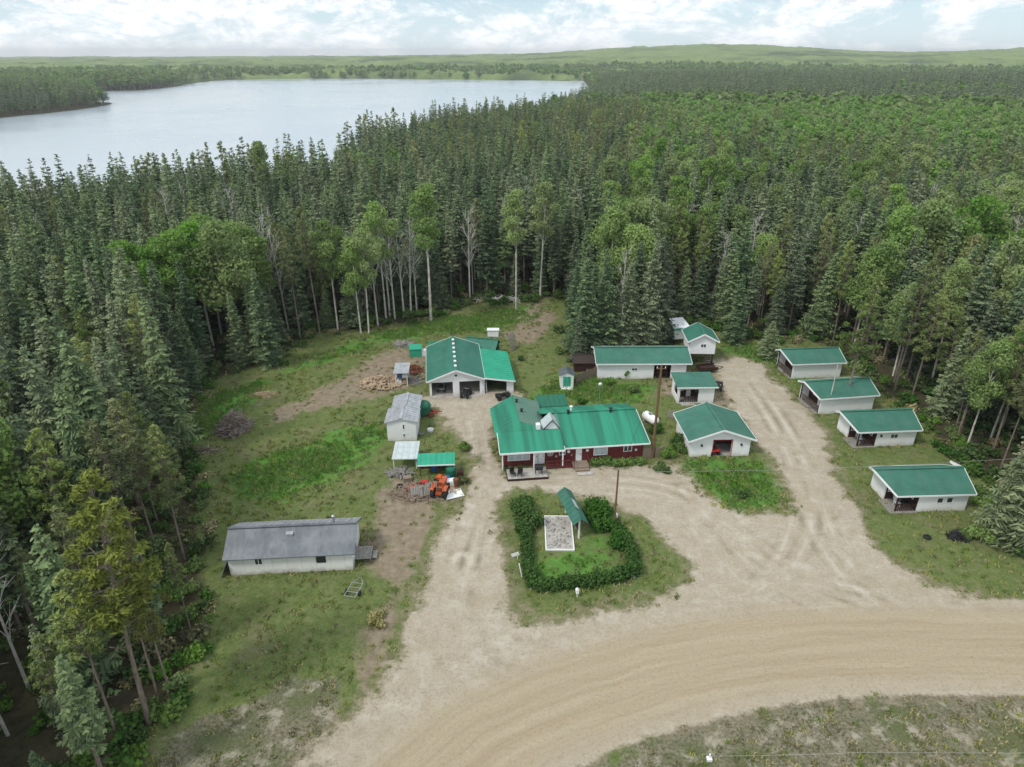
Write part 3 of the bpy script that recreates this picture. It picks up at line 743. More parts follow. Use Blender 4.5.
# ------------------------------------------------------------------ buildings
def frame_bars(mb, u0, u1, z0, z1, p, face, t=0.07, d=0.04, mull=1):
    def bx(a, b, c, e):
        if face == 'y': mb.box(a, b, p - d, p - .003, c, e)
        else: mb.box(p - d, p - .003, a, b, c, e)
    bx(u0, u1, z0, z0 + t); bx(u0, u1, z1 - t, z1); bx(u0, u0 + t, z0 + t, z1 - t); bx(u1 - t, u1, z0 + t, z1 - t)
    for k in range(mull):
        c = u0 + (u1 - u0) * (k + 1) / (mull + 1); bx(c - t * .4, c + t * .4, z0 + t, z1 - t)
def win(parent, u0, u1, z0, z1, p=0.0, face='y', mull=1, mat='white_trim', label=None, pane='glass'):
    f = MB(); frame_bars(f, u0, u1, z0, z1, p, face, mull=mull); w_ = f.build('window', M[mat], parent)
    q = MB()
    if face == 'y': q.box(u0 + .06, u1 - .06, p - .018, p - .004, z0 + .06, z1 - .06)
    else: q.box(p - .018, p - .004, u0 + .06, u1 - .06, z0 + .06, z1 - .06)
    q.build('pane', M[pane], w_)
    if label: w_['label'] = label
    return w_
def door(parent, u0, u1, z0, z1, p=0.0, face='y', mat='white_trim', label=None):
    f = MB()
    if face == 'y': f.box(u0, u1, p - .05, p - .004, z0, z1)
    else: f.box(p - .05, p - .004, u0, u1, z0, z1)
    d = f.build('door', M[mat], parent)
    h = MB(); c = (u1 - .12, p - .09, (z0 + z1) / 2) if face == 'y' else (p - .09, u1 - .12, (z0 + z1) / 2)
    h.box(c[0] - .03, c[0] + .03, c[1] - .03, c[1] + .03, c[2] - .05, c[2] + .05); h.build('handle', M['black'], d)
    if label: d['label'] = label
    return d
def roof_x(parent, x0, x1, y0, y1, yr, ze, zr, mat='green_cab', ribs=.6, prow=0.0, fascia=True, prow_r=0.0, zb=None):
    zb = ze if zb is None else zb
    if mat == 'green_cab': ribs = 0
    r = MB()
    r.slab((x0, y0, ze), (x1, y0, ze), (x1 + prow_r, yr, zr), (x0 - prow, yr, zr), .07, ribs)
    r.slab((x1, y1, zb), (x0, y1, zb), (x0 - prow, yr + .004, zr), (x1 + prow_r, yr + .004, zr), .07, ribs)
    r.bar((x0 - prow, yr, zr + .03), (x1 + prow_r, yr, zr + .03), .3, .05)
    o = r.build('roof', M[mat] if isinstance(mat, str) else mat, parent)
    if fascia:
        f = MB(); e = .03
        for yy, z_ in ((y0 - e, ze), (y1 + e, zb)): f.bar((x0 - e, yy, z_ - .07), (x1 + e, yy, z_ - .07), .04, .17)
        for xa, xb in ((x0 - e, x0 - prow - e), (x1 + e, x1 + prow_r + e)):
            f.bar((xa, y0, ze - .07), (xb, yr, zr - .07), .04, .2); f.bar((xa, y1, zb - .07), (xb, yr, zr - .07), .04, .2)
        f.build('fascia', M['white_trim'], o)
    return o
def roof_y(parent, x0, x1, xr, y0, y1, ze, zr, mat='green_cab', ribs=.6, zr_e=None, fascia=True):
    """ridge runs front to back at xr"""
    z2 = ze if zr_e is None else zr_e
    if mat in ('green_cab', 'green'): ribs = 0
    r = MB()
    r.slab((x0, y1, ze), (x0, y0, ze), (xr, y0, zr), (xr, y1, zr), .07, ribs)
    r.slab((x1, y0, z2), (x1, y1, z2), (xr + .004, y1, zr), (xr + .004, y0, zr), .07, ribs)
    r.bar((xr, y0, zr + .03), (xr, y1, zr + .03), .3, .05)
    o = r.build('roof', M[mat], parent)
    if fascia:
        f = MB(); e = .03
        for yy in (y0 - e, y1 + e):
            f.bar((x0, yy, ze - .07), (xr, yy, zr - .07), .04, .2); f.bar((x1, yy, z2 - .07), (xr, yy, zr - .07), .04, .2)
        f.bar((x0 - e, y0, ze - .07), (x0 - e, y1, ze - .07), .04, .17); f.bar((x1 + e, y0, z2 - .07), (x1 + e, y1, z2 - .07), .04, .17)
        f.build('fascia', M['white_trim'], o)
    return o
T = 0.12
def parts(parent, name, mat, boxes):
    for q in boxes: MB().box(*q).build(name, M[mat], parent)
def walls(parent, L, D, wh, front=(), back=(), left=(), right=(), mat='white', gable='X', rise=1.2, ridge=None, x0=0.0, y0=0.0, gl=True, gr=True, z0=0.0, name='wall'):
    m_ = MB()
    m_.wallx(y0, y0 + T, x0, x0 + L, z0, wh, front); m_.wallx(y0 + D - T, y0 + D, x0, x0 + L, z0, wh, back)
    m_.wally(x0, x0 + T, y0 + T, y0 + D - T, z0, wh, left); m_.wally(x0 + L - T, x0 + L, y0 + T, y0 + D - T, z0, wh, right)
    if gable == 'X':
        c = y0 + (D / 2 if ridge is None else ridge); tri = [(y0, wh), (y0 + D, wh), (c, wh + rise)]
        m_.prism(tri, 'X', x0, x0 + T); m_.prism(tri, 'X', x0 + L - T, x0 + L)
    elif gable == 'Y':
        c = x0 + (L / 2 if ridge is None else ridge); tri = [(x0, wh), (x0 + L, wh), (c, wh + rise)]
        m_.prism(tri, 'Y', y0, y0 + T); m_.prism(tri, 'Y', y0 + D - T, y0 + D)
    return m_.build(name, M[mat], parent)
def floor_(parent, x0, x1, y0, y1, z=.08, mat='concrete', name='floor'):
    return MB().box(x0, x1, y0, y1, -.2, z).build(name, M[mat], parent)

# --- grey-roofed long shed
s = empty('long_shed', *G(231, 575.6), z=0, yaw=4.2, label='long white shed with weathered grey metal roof, on the grass at lower left', cat='shed')
walls(s, 10.3, 4.4, 2.05, mat='offwhite', rise=1.15, ridge=2.2)
r_ = roof_x(s, -.3, 10.65, -.35, 4.75, 2.2, 1.94, 3.3, M['grey_metal'], 0, fascia=False)
pt = MB(); pt.slab((-.28, 4.7, 2.03), (10.62, 4.7, 2.03), (10.62, 2.25, 3.36), (-.28, 2.25, 3.36), .02, .5)
pt.build('back_roof_sheen', M['pale_metal'], r_)  # paler overlay on the back slope: sky reflection put into the colour
MB().box(4.7, 5.3, 1.3, 1.75, 2.84, 3.06).build('roof_patch', M['pale_metal'], r_)
st = MB().tube((8.6, 2.5, 3.1), (8.6, 2.5, 3.85), .09).build('stove_pipe', M['steel'], r_)
MB().lathe([(.16, 3.85), (.16, 3.92), (.02, 4.02)], (8.6, 2.5, 0)).build('pipe_cap', M['steel'], st)
win(s, 2.15, 2.85, 1.0, 1.72, label='window with a grey pane next to a pale patch')
MB().box(2.95, 3.5, -.02, -.004, .95, 1.72).build('wall_patch', M['white_trim'], s)
win(s, 7.3, 8.1, .95, 1.7, mull=1, mat='black', label='open dark window')
door(s, 1.4, 2.2, .35, 1.95, 10.36, 'x', 'grey_wood')
floor_(s, .1, 10.2, .1, 4.3)
dk = empty('shed_deck', *G(354, 563), z=0, yaw=4.2, label='small weathered plank deck with a step at the right end of the grey-roofed shed', cat='deck')
d_ = MB()
for i in range(9): d_.box(i * .17, i * .17 + .15, 0, 1.7, .38, .43)
d_.build('decking', M['grey_wood'], dk)
d_ = MB(); d_.box(1.55, 1.95, .3, 1.3, .18, .23); d_.build('step', M['grey_wood'], dk)
parts(dk, 'leg', 'wood', [(a, a + .09, e - .04, e + .05, 0, .375) for a, e in ((.05, .05), (1.4, .05), (.05, 1.6), (1.4, 1.6))])
pn = MB(); pn.slab((-.55, -.4, .02), (-.55, 2.2, .02), (-.02, 2.2, 1.35), (-.02, -.4, 1.35), .05, .4)
o = pn.build('leaning_panel', M['pale_metal']); o.location = (*G(229, 575), 0); o.rotation_euler = (0, 0, R(4))
tag(o, 'bent metal sheet leaning on the left end wall of the grey-roofed shed', 'metal sheet')

# --- three-bay garage
g = empty('garage', *G(430, 396.6), z=0, yaw=6.5, label='large white garage with green gable roof and three open bays', cat='garage')
walls(g, 6.9, 11, 2.35, front=[(.28, 3.0, 0, 1.95), (3.85, 6.5, 0, 1.95)], gable='Y', rise=1.3, ridge=3.45)
roof_y(g, -.35, 7.15, 3.45, -.4, 11.3, 2.29, 3.75, 'green', .6, 2.36)
lt = MB(); lt.slab((11.1, -.3, 1.78), (11.1, 9.6, 1.78), (7.2, 9.6, 2.42), (7.2, -.3, 2.42), .07, .6)
lr = lt.build('lean_to_roof', M['green_light'], g); lr['label'] = 'brighter green sheet roof over the right bay'
MB().bar((7.2, -.34, 2.36), (11.12, -.34, 1.72), .05, .2).build('fascia', M['white_trim'], lr)
lw = MB(); lw.wallx(0, T, 10.0, 10.9, 0, 1.72); lw.wally(10.78, 10.9, T, 9.4, 0, 1.72); lw.wallx(9.28, 9.4, 6.91, 10.78, 0, 1.72); lw.build('lean_to_wall', M['white'], g)
MB().box(6.95, 7.1, 0, .14, 0, 2.2).build('post', M['white_trim'], g)
floor_(g, .13, 6.75, -.7, 10.8, .06)
parts(g, 'ridge_vent', 'white_trim', [(3.28, 3.62, .6 + i * 1.5, 1.0 + i * 1.5, 3.785, 3.93) for i in range(7)])
for u, lbl in ((.28, 'raised door of the left bay'), (3.85, 'raised door of the middle bay')):
    dd = MB()
    for k in range(4): dd.box(u + .02, u + 2.6, .25 + k * .55, .25 + k * .55 + .52, 1.98, 2.03)
    q = dd.build('overhead_door', M['white_trim'], g); q['label'] = lbl
MB().box(3.3, 3.6, -.09, -.004, 2.75, 2.95).build('wall_lamp', M['black'], g)
# shelf clutter inside garage
bn_ = MB(); bn_.box(.3, 6.4, 9.9, 10.6, .8, .88)
for k in range(5): bn_.box(.4 + k * 1.3, .5 + k * 1.3, 10, 10.1, 0.06, .8)
o = bn_.build('workbench', M['wood']); o.location = g.location; o.rotation_euler = g.rotation_euler
tag(o, 'long wooden workbench against the back wall inside the garage', 'workbench')

# --- shelters behind the garage
def on_g(x, y): v = g.matrix_basis @ Vector((x, y, 0)); return v.x, v.y
b = empty('back_shed', *on_g(.3, 11.7), z=0, yaw=8, label='low green-roofed shed directly behind the garage at its left', cat='shed')
walls(b, 3.9, 2.3, 1.9, gable=None, mat='white'); MB().slab((-.3, -.2, 2.12), (4.2, -.2, 2.12), (4.2, 2.6, 1.96), (-.3, 2.6, 1.96), .07, .6).build('roof', M['green_house'], b)
b = empty('tarp_shelter', *on_g(5.2, 12.2), z=0, yaw=-14, label='open shelter with emerald green gable cover behind the garage', cat='shelter')
walls(b, 4.3, 3.2, 1.5, front=[(.3, 4.0, 0, 1.35)], right=[(.4, 2.8, 0, 1.35)], gable='X', rise=.95, mat='green_tank')
roof_x(b, -.25, 4.6, -.3, 3.5, 1.6, 1.42, 2.6, 'green', .0, fascia=False)
o = MB().box(0, 1.9, 0, 1.1, 1.0, 1.12).box(.1, 1.8, .1, 1.0, 0, 1.0).build('storage_crate', M['white_trim']); o.location = (*G(487, 337), 0)
tag(o, 'white-topped crate beside the emerald shelter behind the garage', 'crate')
# trellis screen
sc_ = MB()
for k in range(9): sc_.bar((0, 0, .15 + k * .3), (2.3, 0, .15 + k * .3), .05)
for k in range(8): sc_.bar((k * .33, .03, 0), (k * .33, .03, 2.6), .06)
o = sc_.build('lattice_screen', M['grey_wood']); o.location = (*G(512, 352), 0); o.rotation_euler = (R(-16), 0, R(68))
tag(o, 'tall weathered lattice screen leaning back on the grass right of the garage', 'screen')

# --- left yard structures
c_ = empty('green_tank_shed', *G(410, 357), z=0, yaw=5, label='small bright green box shed at the left wall of the garage', cat='shed')
MB().box(0, 1.7, 0, 1.3, 0, 1.2).build('body', M['green_light'], c_)
MB().slab((-.1, -.1, 1.22), (1.8, -.1, 1.22), (1.8, 1.4, 1.45), (-.1, 1.4, 1.45), .05).build('lid', M['green_light'], c_)
MB().box(1.72, 2.3, .1, .9, 0, .9).build('side_box', M['white_trim'], c_)
c_ = empty('wood_shelter', *G(396, 386), z=0, yaw=2, label='narrow white-roofed open stall stacked with boxes beside the firewood heap', cat='shelter')
parts(c_, 'post', 'white_trim', [(a, a + .09, e, e + .09, 0, 1.9 + e * .1) for a, e in ((0, 0), (1.5, 0), (0, 2.3), (1.5, 2.3))])
MB().slab((-.2, -.2, 1.95), (1.8, -.2, 1.95), (1.8, 2.6, 2.25), (-.2, 2.6, 2.25), .06, .5).build('roof', M['pale_metal'], c_)
MB().box(.1, 1.5, .25, 2.2, .95, 1.02).box(.1, 1.5, .25, 2.2, .1, .18).build('shelf', M['wood'], c_)
MB().box(.1, 1.5, 2.2, 2.25, .0, 1.95).build('back_panel', M['offwhite'], c_)
for i, (xx, yy, z_, ww, mt, lb) in enumerate([(.15, .3, .18, .55, 'white_trim', 'white carton on the lower shelf of the white-roofed stall'), (.85, .35, .18, .5, 'cut_wood', 'brown carton on the lower shelf of the white-roofed stall'),
                                 (.2, .35, 1.02, .5, 'blue', 'blue box on the upper shelf of the white-roofed stall'), (.85, .4, 1.02, .45, 'white_trim', 'white carton on the upper shelf of the white-roofed stall')]):
    o = MB().box(0, ww, 0, ww, 0, ww * .8).box(-.01, ww + .01, -.01, ww + .01, ww * .8, ww * .86).build('carton', M[mt]); o.location = c_.location + Vector((xx, yy, z_)); tag(o, lb, 'box', 'boxes in the white-roofed stall')

# two part white shed with grey roofs
c_ = empty('white_shed', *G(388, 441), z=0, yaw=1.5, label='tall narrow white shed with two stepped grey metal roofs beside the junk yard', cat='shed')
walls(c_, 3.3, 3.4, 2.5, gable='Y', rise=.4, name='front_wall')
roof_y(c_, -.25, 3.55, 1.65, -.2, 3.35, 2.45, 2.98, 'pale_metal', .45, fascia=False)
walls(c_, 3.0, 3.7, 2.2, gable='Y', rise=.3, x0=.2, y0=3.42, name='rear_wall')
roof_y(c_, .0, 3.4, 1.7, 3.38, 7.2, 2.2, 2.62, 'pale_metal', .45, fascia=False)
win(c_, 1.75, 2.05, 1.5, 2.2, mull=0); win(c_, 1.75, 2.05, .5, 1.0, mull=0)
# translucent canopy and deck in front
c_ = empty('pale_canopy', *G(394, 468), z=0, yaw=1.5, label='low pale translucent canopy in front of the tall white shed', cat='canopy')
MB().slab((-.1, -.4, 1.35), (2.6, -.4, 1.35), (2.6, 2.9, 1.6), (-.1, 2.9, 1.6), .05, .65).build('sheet', M['clear'], c_)
parts(c_, 'post', 'white_trim', [(a, a + .08, e, e + .08, 0, 1.3 if e < 0 else 1.52) for a, e in ((0, -.2), (2.4, -.2), (0, 2.7), (2.4, 2.7))])
c_ = empty('yard_lean_to', *G(420, 476), z=0, yaw=4, label='low open lean-to with pale green sheet roof over a green tank', cat='shelter')
MB().slab((-.2, -.3, 1.5), (3.7, -.3, 1.5), (3.7, 1.5, 1.85), (-.2, 1.5, 1.85), .05, .5).build('roof', M['green_light'], c_)
MB().bar((-.2, -.34, 1.46), (3.72, -.34, 1.46), .04, .14).build('fascia', M['white_trim'], c_)
parts(c_, 'post', 'dark_wood', [(a, a + .09, e, e + .09, 0, 1.45 if e < 0 else 1.72) for a in (0, 1.8, 3.4) for e in (-.1, 1.3)])
MB().box(0, 3.5, 1.4, 1.45, 0, 1.7).build('back_panel', M['dark_wood'], c_)
o = MB().lathe([(.1, 0), (.5, .05), (.52, .2), (.52, 1.0), (.45, 1.15), (.1, 1.25)], n=16).build('water_tank', M['green_tank'], smooth=False); o.location = (*G(451, 477), 0)
tag(o, 'round dark green tank under the right end of the low lean-to', 'tank')
# big dark green tank beside white shed
o = MB().lathe([(.15, 0), (.85, .05), (.9, .3), (.9, 1.3), (.7, 1.6), (.2, 1.75)], n=18).build('fuel_tank', M['green_tank']); o.location = (*G(424, 414), 0)
tag(o, 'big dark green tank right of the tall white shed', 'tank')

# --- main house
h = empty('main_house', *G(504.4, 467.2), z=0, yaw=6.6, label='long red-brown house with patchwork bright green metal roofs, in the middle of the yard', cat='house')
HL = 15.3
wl_ = MB(); wl_.wallx(0, T, 0, HL, 0, 2.3); wl_.wallx(8.6 - T, 8.6, 0, HL, 0, 2.3); wl_.wally(0, T, T, 8.6 - T, 0, 2.3); wl_.wally(HL - T, HL, T, 8.6 - T, 0, 2.3)
wl_.prism([(0, 2.3), (8.6, 2.3), (4.3, 3.75)], 'X', HL - T, HL); wl_.build('wall', M['red'], h)
a_ = MB(); a_.slab((6.35, -.45, 2.22), (15.75, -.45, 2.22), (15.35, 4.3, 3.95), (6.35, 4.3, 3.95), .07, .8, .014)
a_.slab((15.75, 9.0, 2.22), (4.4, 9.0, 2.22), (4.4, 4.304, 3.95), (15.35, 4.304, 3.95), .07, .8, .014); a_.bar((6.35, 4.3, 3.99), (15.35, 4.3, 3.99), .3, .05)
ro = a_.build('roof', M['green_house'], h); ro['label'] = 'wide striped green main roof'
a_ = MB(); a_.slab((-.55, -1.0, 2.34), (6.32, -1.0, 2.34), (6.32, 1.8, 3.28), (-.55, 1.8, 3.28), .07, .8, .014)
rp = a_.build('porch_roof', M['green_house'], h); rp['label'] = 'lower striped green roof over the front-left part'
a_ = MB(); a_.slab((-.75, 9.2, 2.35), (-.75, 1.83, 2.75), (2.0, 2.9, 3.98), (2.0, 9.2, 3.98), .07, .8, .014)
a_.slab((-.75, 1.82, 2.75), (4.9, 1.82, 3.1), (2.02, 2.9, 3.98), (2.0, 2.9, 3.98), .06)
rl = a_.build('side_roof', M['green_house'], h); rl['label'] = 'green slope facing left'
a_ = MB(); a_.slab((4.9, 1.84, 3.10), (4.9, 9.2, 3.0), (2.01, 9.2, 3.98), (2.01, 2.9, 3.98), .07)
a_.slab((4.9, 1.84, 3.12), (6.36, 1.84, 3.12), (6.36, 4.3, 3.9), (4.9, 4.3, 3.6), .07)
rs = a_.build('shingle_roof', M['grey_shingle'], h); rs['label'] = 'grey-green shingled slope in the valley'
wl_ = MB(); wl_.box(.02, 4.8, 8.62, 8.74, 0, 2.3); wl_.prism([(0.0, 2.3), (4.8, 2.3), (2.0, 3.85)], 'Y', 8.75, 8.87); wl_.build('rear_gable', M['red'], h)
f_ = MB(); f_.bar((-.6, -1.04, 2.26), (6.36, -1.04, 2.26), .05, .2); f_.bar((6.4, -.49, 2.14), (15.8, -.49, 2.14), .05, .17)
f_.bar((15.79, -.45, 2.14), (15.39, 4.3, 3.87), .05, .17); f_.bar((-.59, -1.0, 2.26), (-.59, 1.8, 3.2), .05, .2); f_.bar((6.36, -1.0, 2.26), (6.36, -.45, 2.42), .05, .2)
f_.build('fascia', M['white_trim'], h)
# glazed dormer
dm = MB().prism([(4.55, 3.2), (6.2, 3.2), (5.45, 4.25)], 'Y', 2.1, 2.2).build('dormer', M['white_trim'], h); dm['label'] = 'small pale glazed dormer between the green roofs'
MB().slab((4.45, 3.9, 3.3), (4.45, 2.0, 3.2), (5.45, 2.0, 4.3), (5.45, 3.9, 4.3), .04).slab((6.3, 2.0, 3.2), (6.3, 3.9, 3.5), (5.454, 3.9, 4.3), (5.454, 2.0, 4.3), .04).build('dormer_glazing', M['clear'], dm)
MB().bar((4.45, 1.98, 3.22), (5.45, 1.98, 4.33), .09, .07).bar((6.3, 1.98, 3.22), (5.45, 1.98, 4.33), .09, .07).build('dormer_edge', M['black'], dm)
MB().box(3.7, 4.15, 1.95, 2.5, 3.25, 3.85).build('roof_box', M['white_trim'], rs)
for i, (x_, y_, z_, hh, mt) in enumerate([(2.2, 7.4, 3.9, .35, 'black'), (2.5, 5.2, 3.8, .35, 'black'), (7.6, 4.1, 3.8, .45, 'black'), (8.1, 5.0, 3.7, .55, 'white_trim'), (12.4, 4.0, 3.8, .5, 'black')]):
    q = MB().tube((x_, y_, z_ - .2), (x_, y_, z_ + hh), .12, n=10).build('chimney', M[mt], ro)
    MB().lathe([(.2, z_ + hh), (.2, z_ + hh + .05), (.03, z_ + hh + .13)], (x_, y_, 0)).build('cap', M[mt], ro)
aw = MB().slab((5.0, 8.9, 2.35), (8.6, 8.9, 2.35), (8.6, 11.4, 2.65), (5.0, 11.4, 2.65), .07, .6).build('rear_porch_roof', M['green_tank'], h)
parts(h, 'rear_post', 'wood', [(5.2, 5.3, 11.1, 11.2, 0, 2.55), (8.3, 8.4, 11.1, 11.2, 0, 2.55)])
# openings
win(h, .35, 2.75, .75, 1.95, mull=2, pane='clear', label='wide front picture window with white frame'); door(h, 3.15, 3.6, .2, 2.1, label='narrow white screen door'); door(h, 3.65, 4.35, .2, 2.1)
win(h, 5.9, 6.6, 1.1, 1.8, mull=1); door(h, 7.75, 8.4, .2, 2.1, label='white entrance door above the steps')
win(h, 9.7, 11.25, .8, 2.0, mull=0, pane='clear', label='large window covered by a pale blind')
win(h, 13.0, 13.95, 1.05, 1.8, mull=1)
parts(h, 'porch_post', 'white_trim', [(x_, x_ + .12, -.93, -.81, .3, 2.27) for x_ in (-.35, 3.0, 6.1)])
MB().wally(-.3, -.2, -.8, -.02, .3, 2.0, [(-.7, -.1, 1.0, 1.8)]).build('porch_side', M['red'], h)
# wall ornaments
for i, (x_, z_, r0_, mt, lb) in enumerate([(4.95, 1.4, .30, 'white_trim', 'white wheel-shaped ornament'), (5.6, 1.0, .14, 'cut_wood', None), (6.95, 1.5, .17, 'white_trim', None), (7.3, 1.0, .12, 'cut_wood', None), (9.0, 1.5, .15, 'white_trim', None), (14.4, 1.2, .13, 'white_trim', None)]):
    q = MB()
    if r0_ > .25:
        for k in range(16):
            a0, a1 = k * math.pi / 8, (k + 1) * math.pi / 8
            q.bar((x_ + r0_ * math.cos(a0), -.05, z_ + r0_ * math.sin(a0)), (x_ + r0_ * math.cos(a1), -.05, z_ + r0_ * math.sin(a1)), .05)
        for k in range(4):
            a0 = k * math.pi / 4; q.bar((x_ - r0_ * math.cos(a0), -.05, z_ - r0_ * math.sin(a0)), (x_ + r0_ * math.cos(a0), -.05, z_ + r0_ * math.sin(a0)), .03)
    else: q.lathe([(.02, -.08), (r0_, -.07), (r0_, -.01)], (x_, 0, z_), 12, 'Y')
    o = q.build('wall_ornament', M[mt], h)
    if lb: o['label'] = lb
# railing of the middle porch
rl_ = MB()
for k in range(18): rl_.bar((4.4 + k * .155, -.9, .25), (4.4 + k * .155, -.9, .95), .04)
rl_.bar((4.4, -.9, .95), (7.1, -.9, .95), .07); rl_.box(4.4, 7.4, -1.0, -.02, .12, .2); rl_.build('railing', M['red'], h)

yaw_h = h.rotation_euler.z
def on_h(o, x, y, z=0, yaw=0):
    v = Matrix.Rotation(yaw_h, 4, 'Z') @ Vector((x, y, z)); o.location = h.location + v; o.rotation_euler = (0, 0, yaw_h + R(yaw)); return o
dk = empty('front_deck', 0, 0, 0, label='pale plank deck in front of the left end of the red-brown house', cat='deck'); on_h(dk, .1, -2.75)
d_ = MB()
for i in range(16): d_.box(0, 4.2, i * .117, i * .117 + .105, .22, .27)
d_.build('decking', M['concrete'], dk); MB().box(-.03, 4.23, -.06, -.01, .02, .27).box(-.06, -.01, -.01, 1.85, .02, .27).build('skirt', M['dark_wood'], dk)
def chair(x, y, yaw, lb):
    c = empty('garden_chair', 0, 0, 0, label=lb, cat='chair', group='black chairs on the front deck'); on_h(c, x, y, .27, yaw)
    MB().box(-.25, .25, -.25, .25, .38, .44).build('seat', M['black'], c); MB().box(-.25, .25, .22, .27, .46, .95).build('backrest', M['black'], c)
    for a in (-.22, .18):
        for e in (-.22, .18): MB().box(a, a + .04, e, e + .04, 0, .38).build('leg', M['black'], c)
    parts(c, 'armrest', 'black', [(-.29, -.25, -.25, .25, .6, .64), (.25, .29, -.25, .25, .6, .64)])
chair(.65, -2.2, 20, 'black garden chair nearest the left end of the front deck'); chair(1.4, -2.3, -15, 'black garden chair right of its twin on the front deck')
bq = empty('barbecue', 0, 0, 0, label='black barbecue grill on the right half of the front deck', cat='barbecue'); on_h(bq, 3.4, -2.1, .27)
MB().box(-.4, .4, -.28, .28, .6, .8).lathe([(.25, -.4), (.3, -.38), (.3, .38), (.25, .4)], (0, 0, .8), 12, 'X').build('grill_box', M['black'], bq)
for a in (-.36, .3):
    for e in (-.24, .2): MB().box(a, a + .05, e, e + .05, 0, .6).build('leg', M['black'], bq)
MB().box(.42, .75, -.2, .2, .72, .75).build('side_shelf', M['steel'], bq)
stp = empty('entrance_steps', 0, 0, 0, label='reddish wooden steps and landing below the white entrance door', cat='steps'); on_h(stp, 7.3, -1.6)
MB().box(0, 1.7, .2, 1.55, .02, .3).build('landing', M['wood'], stp); MB().box(.1, 1.6, -.2, .19, .02, .16).build('step', M['wood'], stp)
for a in (0, 1.65): MB().box(a, a + .06, .2, .26, .3, .97).bar((a + .03, .2, 1.0), (a + .03, 1.5, 1.0), .06).build('handrail', M['red'], stp)
o = MB().box(0, 1.7, 0, .5, .01, .12).build('stone_step', M['concrete']); on_h(o, 7.5, -2.6); tag(o, 'pale concrete slab on the gravel before the entrance steps', 'slab')
an = empty('satellite_dish', 0, 0, 0, label='white dish aerial on a thin mast behind the ridge of the main house', cat='aerial'); on_h(an, 12.4, 9.2)
MB().tube((0, 0, 0), (0, 0, 4.7), .04).build('mast', M['steel'], an); MB().lathe([(.02, 0), (.14, .04), (.22, .12)], (0, -.1, 4.8), 14, 'Y').build('dish', M['white_trim'], an)
# planks fence at the right end of the house
def plank_fence(name, p0, p1, hh, mat, lb, gap=.16, jit=.12, cat='fence'):
    x0, y0 = p0; x1, y1 = p1; L = math.hypot(x1 - x0, y1 - y0)
    f = empty(name, x0, y0, 0, math.degrees(math.atan2(y1 - y0, x1 - x0)), lb, cat)
    b_ = MB(); k = int(L / gap)
    for i in range(k): b_.box(i * gap, i * gap + gap * .82, 0, .03, .02, hh + rnd.uniform(-jit, jit))
    b_.build('boards', M[mat], f); MB().bar((0, .06, hh * .3), (L, .06, hh * .3), .07).bar((0, .06, hh * .75), (L, .06, hh * .75), .07).build('rail', M[mat], f)
    for i in range(int(L / 2.2) + 1): MB().box(min(i * 2.2, L - .1), min(i * 2.2, L - .1) + .1, .1, .2, 0, hh + .1).build('post', M[mat], f)
    return f
plank_fence('plank_fence', G(643, 460), G(653, 458), 1.5, 'wood', 'short brown board fence joining the right end of the main house')
plank_fence('plank_fence', G(655, 458), G(666, 456), 1.3, 'wood', 'short brown board fence just right of the tall leaning pole')
plank_fence('plank_fence', G(576, 384), G(601, 374), 1.4, 'wood', 'weathered board fence between the green-doored hut and the long white building')
plank_fence('plank_fence', G(668, 417), G(684, 421), 1.0, 'grey_wood', 'low grey picket fence left of the hip-roofed white garage', .25)

# --- small green-doored hut
p_ = empty('garden_hut', *G(560, 388.5), z=0, yaw=0, label='tiny white hut with green double doors on the lawn', cat='hut')
walls(p_, 1.75, 1.7, 2.0, gable='Y', rise=.35)
MB().slab((-.15, 1.85, 1.95), (-.15, -.15, 1.95), (.87, -.15, 2.45), (.87, 1.85, 2.45), .06).slab((1.9, -.15, 1.95), (1.9, 1.85, 1.95), (.874, 1.85, 2.45), (.874, -.15, 2.45), .06).build('roof', M['grey_metal'], p_)
for a, b2 in ((.38, .85), (.9, 1.37)): door(p_, a, b2, .35, 1.75, mat='green_light')
MB().box(.1, 1.65, -.5, -.02, 0, .15).build('step', M['white_trim'], p_)
p_ = empty('low_brown_shed', *G(574, 372), z=0, yaw=0, label='low dark brown roofed shed at the left end of the long white building', cat='shed')
walls(p_, 3.0, 2.6, 1.5, mat='dark_wood', rise=.5); roof_x(p_, -.2, 3.1, -.25, 2.8, 1.3, 1.43, 2.1, 'brown_roof', 0, fascia=False)

# --- long white building
b = empty('long_outbuilding', *G(597.5, 379), z=0, yaw=0.5, label='long white building with plain green roof and open dark bay at its right end', cat='outbuilding')
walls(b, 12.0, 5.4, 2.5, front=[(7.6, 9.9, 0, 2.1)], rise=.95, ridge=2.7)
roof_x(b, -.35, 12.6, -.4, 5.8, 2.7, 2.42, 3.55, 'green_cab', .6)
win(b, 4.55, 5.35, 1.2, 1.65)
q = MB()
for x_ in (7.6, 8.15, 9.3, 9.82): q.box(x_, x_ + .08, .02, .1, 0, 2.1)
q.box(7.6, 9.9, .02, .1, .9, .96); q.build('dark_door_frame', M['dark_wood'], b); floor_(b, .2, 11.8, .2, 5.2, mat='earth')

